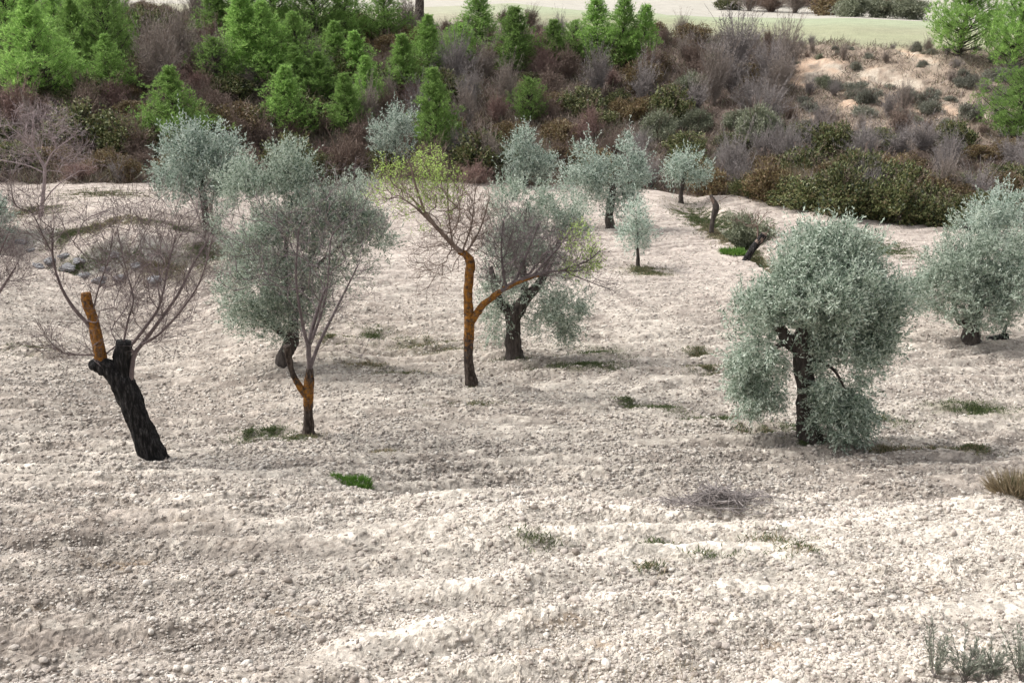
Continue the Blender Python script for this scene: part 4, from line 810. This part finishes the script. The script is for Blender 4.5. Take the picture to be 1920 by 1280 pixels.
for (px, by, ty, wpx) in ((786, 45, -160, 18), (372, 30, -120, 16)):   # tall trunks whose crowns are above the frame
    b = hit(px, by, 40); root = empty("tall_pine_tree", b, "tall pine showing only its %s at the top" % ("thick black trunk beside the pale gap" if px > 500 else "slim grey trunk beside the purple thicket"), "tree", "tall pines at the top")
    link("trunk", trunk_mesh("tall_trunk", b, pxpath([(px, by + 4, wpx, 0), (px + 1, by - 80, wpx * .8, 0), (px + 3, ty, wpx * .6, 0)], b[1]), M["pine_bark"], 12, .15, 4, 2, 8), root)
    rng = np.random.default_rng(px); pts, out = lobe_points(rng, [(px, ty - 30, 110, 60, 0), (px + 60, ty + 10, 60, 35, .5), (px - 60, ty, 60, 40, -.5)], b[1], 10, .5, 3, .3)
    g, _, _ = sprays(rng, pts, out, .6, 14, .3, .16, .03); link("crown", translate(g.mesh("tall_crown", M["pine"]), b), root)

# ------------------------------------------------------------------ shrubs of the bank
def shrub(kind, seed, H=1.6, Wd=1.8):
    rng = np.random.default_rng(seed); nm = {"twig": "bare_shrub", "red": "bare_shrub", "purple": "bare_shrub", "brown": "brown_shrub", "bramble": "bramble_bush", "ochre": "brown_shrub", "cushion": "cushion_shrub", "reed": "dry_grass_tuft", "greygreen": "grey_shrub"}[kind]
    root = empty(nm, (0, 0, 0), "x", "shrub", "shrubs of the far bank")
    bare = kind in ("twig", "red", "purple", "brown")
    if kind == "reed":
        n = 260; a = rng.uniform(0, 6.283, n); r = rng.random(n) ** .6 * Wd * .3; D = np.stack([np.cos(a) * .35 * r, np.sin(a) * .35 * r, np.ones(n)], 1) + rng.normal(size=(n, 3)) * .12
        V, f = leaves(rng, np.stack([np.cos(a) * r, np.sin(a) * r, np.full(n, -.05)], 1), D, rng.uniform(.5, 1, n) * H, .028); g = Geo(); g.add(V, f); link("blades", g.mesh("reed_blades", M["dry"]), root); return root
    tm = {"twig": "twig_grey", "red": "twig_red", "purple": "twig_purple", "brown": "twig_brown"}.get(kind, "twig_brown")
    ns = 64 if bare else 22; g = Geo(); cr = Geo()
    for k in range(ns):
        a = rng.uniform(0, 6.283); r = Wd / 2 * rng.random() ** .6 * rng.uniform(.6, 1.15); h = H * rng.uniform(.55, 1.08) * (1 - .35 * (r / (Wd / 2)) ** 2)
        d = np.array([math.cos(a) * r, math.sin(a) * r, h]); c = np.array([d[0] * .30, d[1] * .30, h * .55]); t = np.linspace(0, 1, 6)[:, None]
        q = 2 * t * (1 - t) * c + t * t * d + rng.normal(size=(6, 3)) * .035; q[0] = (d[0] * .06, d[1] * .06, -.06)
        V, fq, _ = tube(q, np.linspace(.017, .005, 6) * rng.uniform(.6, 1.3), 3, cap=False); g.add(V, fq)
        if bare:
            m = 46; t = rng.uniform(.22, 1.0, m)[:, None]; p = 2 * t * (1 - t) * c + t * t * d; p += rng.normal(size=p.shape) * .02
            D = unit(d) * (.75 if kind in ("twig", "purple") else .35) + rng.normal(size=(m, 3)) * .5 + (0, 0, .25); V, f = leaves(rng, p, D, rng.uniform(.12, .55, m) * (1.15 - t[:, 0] * .6), rng.uniform(.012, .022, m)); cr.add(V, f)
            m2 = m; k2 = rng.integers(0, m, m2); p2 = p[k2] + D[k2] * rng.uniform(.08, .3, m2)[:, None]; V, f = leaves(rng, p2, D[k2] + rng.normal(size=(m2, 3)) * .8, rng.uniform(.06, .2, m2), .012); cr.add(V, f)
    for k in range(16 if bare else 12):            # long shoots standing clear of the mass
        a = rng.uniform(0, 6.283); r = Wd * rng.uniform(.1, .55); h = H * rng.uniform(1.0, 1.45 if bare else 1.2); d = np.array([math.cos(a) * r, math.sin(a) * r, h]); c = np.array([d[0] * .3, d[1] * .3, h * .6]); t = np.linspace(0, 1, 6)[:, None]
        q = 2 * t * (1 - t) * c + t * t * d; V, fq, _ = tube(q, np.linspace(.014, .004, 6), 3, cap=False); g.add(V, fq)
        m = 16; t = rng.uniform(.4, 1, m)[:, None]; p = 2 * t * (1 - t) * c + t * t * d; V, f = leaves(rng, p, unit(d) + rng.normal(size=(m, 3)) * .5, rng.uniform(.1, .35, m), .014); (cr if bare else g).add(V, f)
    link("stems", g.mesh(kind + "_stems", M[tm], True), root)
    if bare: link("crown", cr.mesh(kind + "_crown", M[tm]), root); return root
    m = 3600; d = unit(rng.normal(size=(m, 3))); rr = rng.random(m) ** .40 * (.50 + .95 * vn3(d[:, 0] * 2.6 + seed, d[:, 1] * 2.6, d[:, 2] * 2.6, seed)); q = d * rr[:, None] * (Wd / 2, Wd / 2, H * .52) + (0, 0, H * .47)
    ok = vn3(q[:, 0] * 2.4, q[:, 1] * 2.4, q[:, 2] * 2.4, seed) > .40; q = q[ok]; m = len(q); g = Geo()
    LW = {"bramble": (.13, .085), "ochre": (.11, .06), "cushion": (.13, .035), "greygreen": (.14, .045)}[kind]
    for j in range(3): V, f = leaves(rng, q + rng.normal(size=(m, 3)) * .07, rng.normal(size=(m, 3)) * .8 + d[ok] * .6 + (0, 0, .5), rng.uniform(.6, 1.3, m) * LW[0], rng.uniform(.6, 1.2, m) * LW[1]); g.add(V, f)
    link("foliage", g.mesh(kind + "_foliage", M[kind]), root); return root
SV = {k: [shrub(k, 100 + 10 * i + j, *hw) for j in range(nv)] for i, (k, nv, hw) in enumerate([("twig", 2, (2.4, 2.4)), ("red", 2, (1.6, 2.2)), ("purple", 3, (2.4, 2.2)), ("brown", 2, (1.6, 2.2)), ("bramble", 3, (1.6, 2.4)), ("ochre", 2, (1.4, 2.0)), ("cushion", 2, (.8, 1.3)), ("reed", 2, (1.3, 1.0)), ("greygreen", 2, (1.3, 1.8))])}
used = set(); rs = np.random.default_rng(77); pyr = random.Random(5)
def plant(kind, b, s, sz=1.0, label=None, group=None):
    o = pyr.choice(SV[kind]); rz = pyr.random() * 6.283; e = pyr.uniform(.82, 1.22); sc = (s * e, s / e, s * sz)
    if o.name not in used: used.add(o.name); o.location = b; o.rotation_euler = (0, 0, rz); o.scale = sc; r = o
    else: r = copy_tree(o, b, rz, sc)
    r["label"] = label; r["group"] = group; return r
def at(px, py):
    b = hit(px, py, 40); b[2] += float(fbm2(np.array([b[0] * .3]), np.array([b[1] * .3]), 42)[0] - .5) - .12 if b[1] > 50 else -.05; return b
# named shrubs: (kind, px, base py, width px, height factor, label)
NAT = {"twig": 2.4, "red": 2.2, "purple": 2.2, "brown": 2.2, "bramble": 2.4, "ochre": 2.0, "cushion": 1.3, "reed": 1.0, "greygreen": 1.8}
for kind, px, py, w, hz, lab in [
  ("brown", 645, 335, 110, .95, "dark red brown leafless bush right of the tall shooted olive"), ("red", 890, 343, 90, .65, "low pinkish mauve bush at the field edge by the lime leaved tree"), ("bramble", 905, 325, 120, 1.0, "dark leafy bramble above the low pinkish bush"),
  ("bramble", 1090, 215, 80, .9, "green bush in the middle of the reddish bank"), ("twig", 880, 205, 70, 1.1, "pale upright bare shrub on the mid bank beside a slender pine"), ("greygreen", 1390, 462, 100, .85, "rounded grey green bush in the ditch between the dead trunks"),
  ("bramble", 160, 270, 130, .9, "olive brown bush under the left pines"), ("bramble", 240, 290, 100, 1.0, "dark bush at the foot of the isolated conical pine"), ("red", 40, 240, 130, .8, "reddish scrub mass under the big left pine"),
  ("purple", 300, 185, 110, 1.2, "tall purple grey bare thicket between the upper left pines"), ("purple", 345, 150, 90, 1.2, "second purple bare shrub right in the upper left gap"), ("twig", 1380, 150, 130, .95, "tall grey bare bush whose twigs cross the pale field"),
  ("twig", 1440, 175, 120, .8, "grey bare bush right of the tallest bare one"), ("greygreen", 1235, 260, 60, 1.3, "greenish feathery bush on the bank by the grey shrubs"), ("greygreen", 1420, 265, 80, 1.3, "greenish bush above the long bramble hedge"),
  ("twig", 225, 338, 60, .6, "low pale dry bush at the far edge of the left terrace"), ("red", 150, 338, 90, .5, "low reddish dry brush at the far edge of the left terrace"), ("ochre", 440, 270, 110, .9, "browned leafy bush behind the dense left olive"), ("ochre", 1060, 320, 80, .9, "ochre bush behind the round mid field olive")]:
    b = at(px, py); plant(kind, b, w / pxm(b) / NAT[kind], hz, lab, None)
for px, py, w, kd, hz in ((1405, 368, 60, 0, 1), (1440, 378, 90, 1, 1.1), (1475, 385, 70, 0, 1.1), (1520, 393, 100, 0, .9), (1570, 402, 110, 0, 1.2), (1625, 410, 90, 0, .85), (1670, 416, 110, 0, 1.1), (1720, 421, 80, 0, 1), (1765, 424, 90, 0, .9), (1800, 424, 70, 0, 1.2), (1500, 352, 100, 0, 1.1), (1555, 362, 90, 1, 1), (1610, 372, 120, 0, 1.1), (1690, 380, 110, 0, 1.0), (1755, 395, 100, 1, .9),
                   (1450, 340, 80, 1, 1), (1600, 335, 80, 0, .9), (1670, 350, 90, 1, .9), (1730, 365, 80, 0, .8), (1480, 325, 80, 0, .8), (1790, 400, 80, 1, .9)):
    b = at(px, py); k = ("bramble", "ochre")[kd]; plant(k, b, w / pxm(b) / NAT[k], hz, ("dark green bramble clump of the long hedge at the field edge", "browned clump in the long bramble hedge at the field edge")[kd], "clumps of the right hedge")
for px, py in ((1485, 375), (1500, 380), (1440, 370), (1400, 365), (1515, 370), (1570, 400), (1000, 210), (1020, 205)):
    b = at(px, py); plant("reed", b, rs.uniform(.9, 1.4), 1.2, "dry straw coloured stalks at the foot of the scrub", "dry stalks along the scrub")
# fill, by what grows where
LAB = {"twig": "grey leafless shrub in the mixed thicket of the far bank", "red": "reddish leafless shrub in the mixed thicket of the far bank", "purple": "purple grey bare shrub in the mixed thicket of the far bank", "brown": "dark brown leafless shrub in the mixed thicket of the far bank",
       "bramble": "dark leafy bush in the mixed thicket of the far bank", "ochre": "browned leafy bush in the mixed thicket of the far bank", "cushion": "low grey green cushion shrub dotted over the dry sandy bank", "greygreen": "pale green bush in the mixed thicket of the far bank"}
pts = []; tries = 0
while len(pts) < 520 and tries < 20000:
    tries += 1; U = rs.uniform(-.53, .53); Y = rs.uniform(43, 90); fe = float(field_edge(U)); pe = float(plateau_edge(U))
    if not (fe + .9 < Y < pe + .3): continue
    X = U * Y; p = np.array([X, Y, gz(X, Y)]); qx, qy = pix(p); sandy = qx > 1470 and qy < 265 - (qx - 1470) * .0
    if any(abs(X - a) ** 2 + (Y - c) ** 2 < (.62 if sandy else 1.2) ** 2 for a, c in pts): continue
    if sandy:
        if any(in_patch(np.array([X]), np.array([Y]), s)[0] > .35 for s in SAND) and rs.random() < .6: continue
        kind = pyr.choices(["cushion", "twig", "greygreen", "purple", "brown"], [11, 5, 1, 3, 2])[0]; s = rs.uniform(.4, .85) * (1.2 if kind == 'cushion' else .75)
    elif qx < 700: kind = pyr.choices(["brown", "bramble", "ochre", "red", "purple"], [5, 4, 2, 2, 1])[0]; s = rs.uniform(.7, 1.15)
    elif qx < 1200: kind = pyr.choices(["red", "brown", "ochre", "bramble", "twig", "purple"], [4, 5, 4, 4, 2, 1])[0]; s = rs.uniform(.7, 1.1)
    elif qy > 270: kind = pyr.choices(["ochre", "bramble", "twig", "purple", "cushion"], [3, 3, 4, 3, 1])[0]; s = rs.uniform(.7, 1.0)
    else: kind = pyr.choices(["twig", "purple", "brown", "ochre", "greygreen", "bramble"], [5, 3, 4, 3, 3, 3])[0]; s = rs.uniform(.8, 1.15)
    if Y > pe - 4.5: s *= .62
    pts.append((X, Y)); p[2] += float(fbm2(np.array([X * .3]), np.array([Y * .3]), 42)[0] - .5) - .12
    plant(kind, p, s, rs.uniform(.65, 1.3), LAB[kind], "shrubs of the far bank")
# beyond the pale field
for px, py, kind, w, hz, lab in [(1368, 19, "bramble", 46, .8, "dark round bush at the left end of the far hedge"), (1405, 21, "purple", 80, .55, "low mauve bush second from the left in the far hedge"), (1445, 23, "brown", 90, .6, "low brown bush third from the left in the far hedge"), (1490, 25, "purple", 90, .7, "mauve bush in the middle of the far hedge"), (1530, 27, "brown", 90, .9, "dark brown bush in the far hedge left of the pale row"), (1562, 29, "ochre", 80, .9, "browned bush in the far hedge touching the pale row"),
                                 (1425, 12, "purple", 110, .7, "mauve bush behind the left half of the far hedge"), (1510, 12, "brown", 120, .8, "tall brown bush behind the middle of the far hedge"), (1600, 32, "greygreen", 70, .8, "pale olive like bush at the left of the far grey row"), (1650, 34, "greygreen", 70, .8, "pale bush in the middle of the far grey row"), (1705, 37, "greygreen", 70, .8, "pale bush at the right of the far grey row"), (1570, 5, "greygreen", 60, 1, "far grey bush at the very top by the dark bush"),
                                 (1690, 8, "bramble", 60, .9, "dark green bush behind the far grey row"), (995, 52, "brown", 45, 1, "dark dead shrub on the rim right of the columnar pine"), (945, 50, "brown", 40, 1, "dark dead shrub on the rim left of the columnar pine"), (1240, 85, "brown", 45, .9, "rust brown shrub on the rim right of the rim clump"), (1300, 85, "ochre", 60, .9, "rusty bush on the rim below the pale field")]:
    b = hit(px, py, 60); b[2] -= .05; plant(kind, b, w / pxm(b) / NAT[kind], hz, lab, None)
for k, os_ in SV.items():
    for o in os_:
        if o.name not in used:
            for c in list(o.children): bpy.data.objects.remove(c)
            bpy.data.objects.remove(o)

# ------------------------------------------------------------------ grey rocks in the gully at left
def rocks():
    rng = np.random.default_rng(97); sh, f = lump_shapes(rng, 5, 3); mt = mat_bark("grey_rock", [(.09, .09, .095), (.20, .20, .205), (.33, .32, .31)], 7, .8, 1)
    ms = [mesh_np("rock", v, f, mt, smooth=False) for v in sh]
    for n_, (px, py, w) in enumerate([(60, 470, 18), (95, 490, 22), (70, 500, 24), (130, 505, 28), (160, 518, 24), (120, 480, 22), (200, 505, 20), (230, 520, 24), (190, 528, 26), (260, 500, 24), (150, 490, 26), (290, 525, 24), (40, 455, 22), (215, 480, 20)]):
        b = hit(px, py); o = link("rock", ms[n_ % 5], None, "grey rock lying in the gully behind the charred tree", "rock", "grey rocks in the gully"); o.location = b; r = w / 2 / pxm(b); o.scale = (r, r, r * .8); o.rotation_euler = (0, 0, rng.random() * 6)
rocks()
# ------------------------------------------------------------------ small things on the tilled soil
def tuft(name, label, px, py, w, h, mat, n, L, W, seed, spread=.6, cat="grass"):
    rng = np.random.default_rng(seed); b = hit(px, py); k = pxm(b); r = np.sqrt(rng.random(n)); a = rng.uniform(0, 6.283, n); ox, oy = np.cos(a) * r * w / 2 / k, np.sin(a) * r * w / 2 / k * .7
    Pt = np.stack([ox, oy, top(b[0] + ox, b[1] + oy) - b[2] - .02], 1); D = np.stack([ox * spread / (w / 2 / k), oy * spread / (w / 2 / k), np.ones(n)], 1) + rng.normal(size=(n, 3)) * .3
    V, f = leaves(rng, Pt, D, rng.uniform(.5, 1.1, n) * L, W); g = Geo(); g.add(V, f); o = link(name, g.mesh(name, mat), None, label, cat); o.location = b; return o
tuft("grass_clump", "small bright green grass clump on bare soil below the small almond", 660, 909, 72, 18, M["green"], 1500, .11, .009, 81)
tuft("grass_clump", "yellowish dry grass tuft at the right border on the crest", 1910, 934, 90, 50, M["dry"], 1300, .34, .008, 82, .9)
tuft("grass_clump", "green base of grass inside the yellowish border tuft", 1915, 935, 50, 40, M["weed"], 500, .25, .008, 83, .7)
tuft("grass_clump", "bright green grass lying along the ditch under the rounded bush", 1382, 478, 60, 20, M["green"], 900, .26, .035, 84)
def brush_pile():
    rng = np.random.default_rng(85); b = hit(1338, 952); root = empty("brush_pile", b, "grey pile of cut dry twigs lying on the soil crest", "brushwood")
    g = Geo(); k = pxm(b)
    for i in range(420):
        c = rng.normal(size=3) * (.26, .12, .0) ; hgt = max(.02, .20 * math.exp(-(c[0] / .26) ** 2) * rng.random() + .02)
        a = rng.uniform(0, 6.283); d = np.array([math.cos(a), math.sin(a) * .6, rng.normal(0, .35) + .1]) * rng.uniform(.08, .25); c[2] = top(np.array([b[0] + c[0]]), np.array([b[1] + c[1]]))[0] - b[2] + hgt
        q = np.stack([c - d, c + rng.normal(size=3) * .02, c + d]); V, f, _ = tube(q, np.array([.005, .0045, .002]) * rng.uniform(.6, 1.5), 4, cap=False); g.add(V, f)
    link("twigs", g.mesh("brush_twigs", M["twig_grey"], True), root)
brush_pile()
def corner_shrub(px, py, lab, seed, H, n, Wd):
    rng = np.random.default_rng(seed); b = hit(px, py); root = empty("grey_shrub", b, lab, "shrub", "grey shrubs in the bottom right corner"); g = Geo(); lf = Geo()
    for i in range(n):
        a = rng.uniform(0, 6.283); r = rng.random() ** .5 * Wd; h = H * rng.uniform(.55, 1.1); d = np.array([math.cos(a) * r, math.sin(a) * r, h]); c = np.array([d[0] * .25, d[1] * .25, h * .5])
        s = np.linspace(0, 1, 7)[:, None]; q = 2 * s * (1 - s) * c + s * s * d + rng.normal(size=(7, 3)) * .006; q[0, 2] = -.03; V, f, _ = tube(q, np.linspace(.0035, .0012, 7), 4, cap=False); g.add(V, f)
        m = 60; t = rng.uniform(.3, 1.0, m)[:, None]; p = 2 * t * (1 - t) * c + t * t * d; V, f = leaves(rng, p, np.array([[d[0], d[1], h]]) / h + rng.normal(size=(m, 3)) * .5, rng.uniform(.025, .055, m), .0075); lf.add(V, f)
    link("stems", g.mesh("corner_stems", M["twig_grey"], True), root); link("foliage", lf.mesh("corner_foliage", M["corner"]), root)
corner_shrub(1745, 1300, "thin grey shrub with one tall stem in the bottom right corner", 91, .46, 10, .12)
corner_shrub(1800, 1310, "dense low grey shrub beside the tall stemmed one", 92, .38, 17, .22)
corner_shrub(1850, 1295, "grey green shrub second from the bottom right corner", 93, .33, 15, .20)
corner_shrub(1910, 1300, "grey shrub touching the right border at the bottom", 94, .40, 13, .2)
for i, px in enumerate((1185, 1210, 1240, 1275, 1330, 1282, 1100)):
    tuft("dry_stalks", "few dry upright stalks on the soil at the bottom edge", px, 1285 - (i % 3) * 12, 40, 40, M["dry"], 16, .16, .004, 110 + i, .6)["group"] = "dry stalks along the bottom edge"
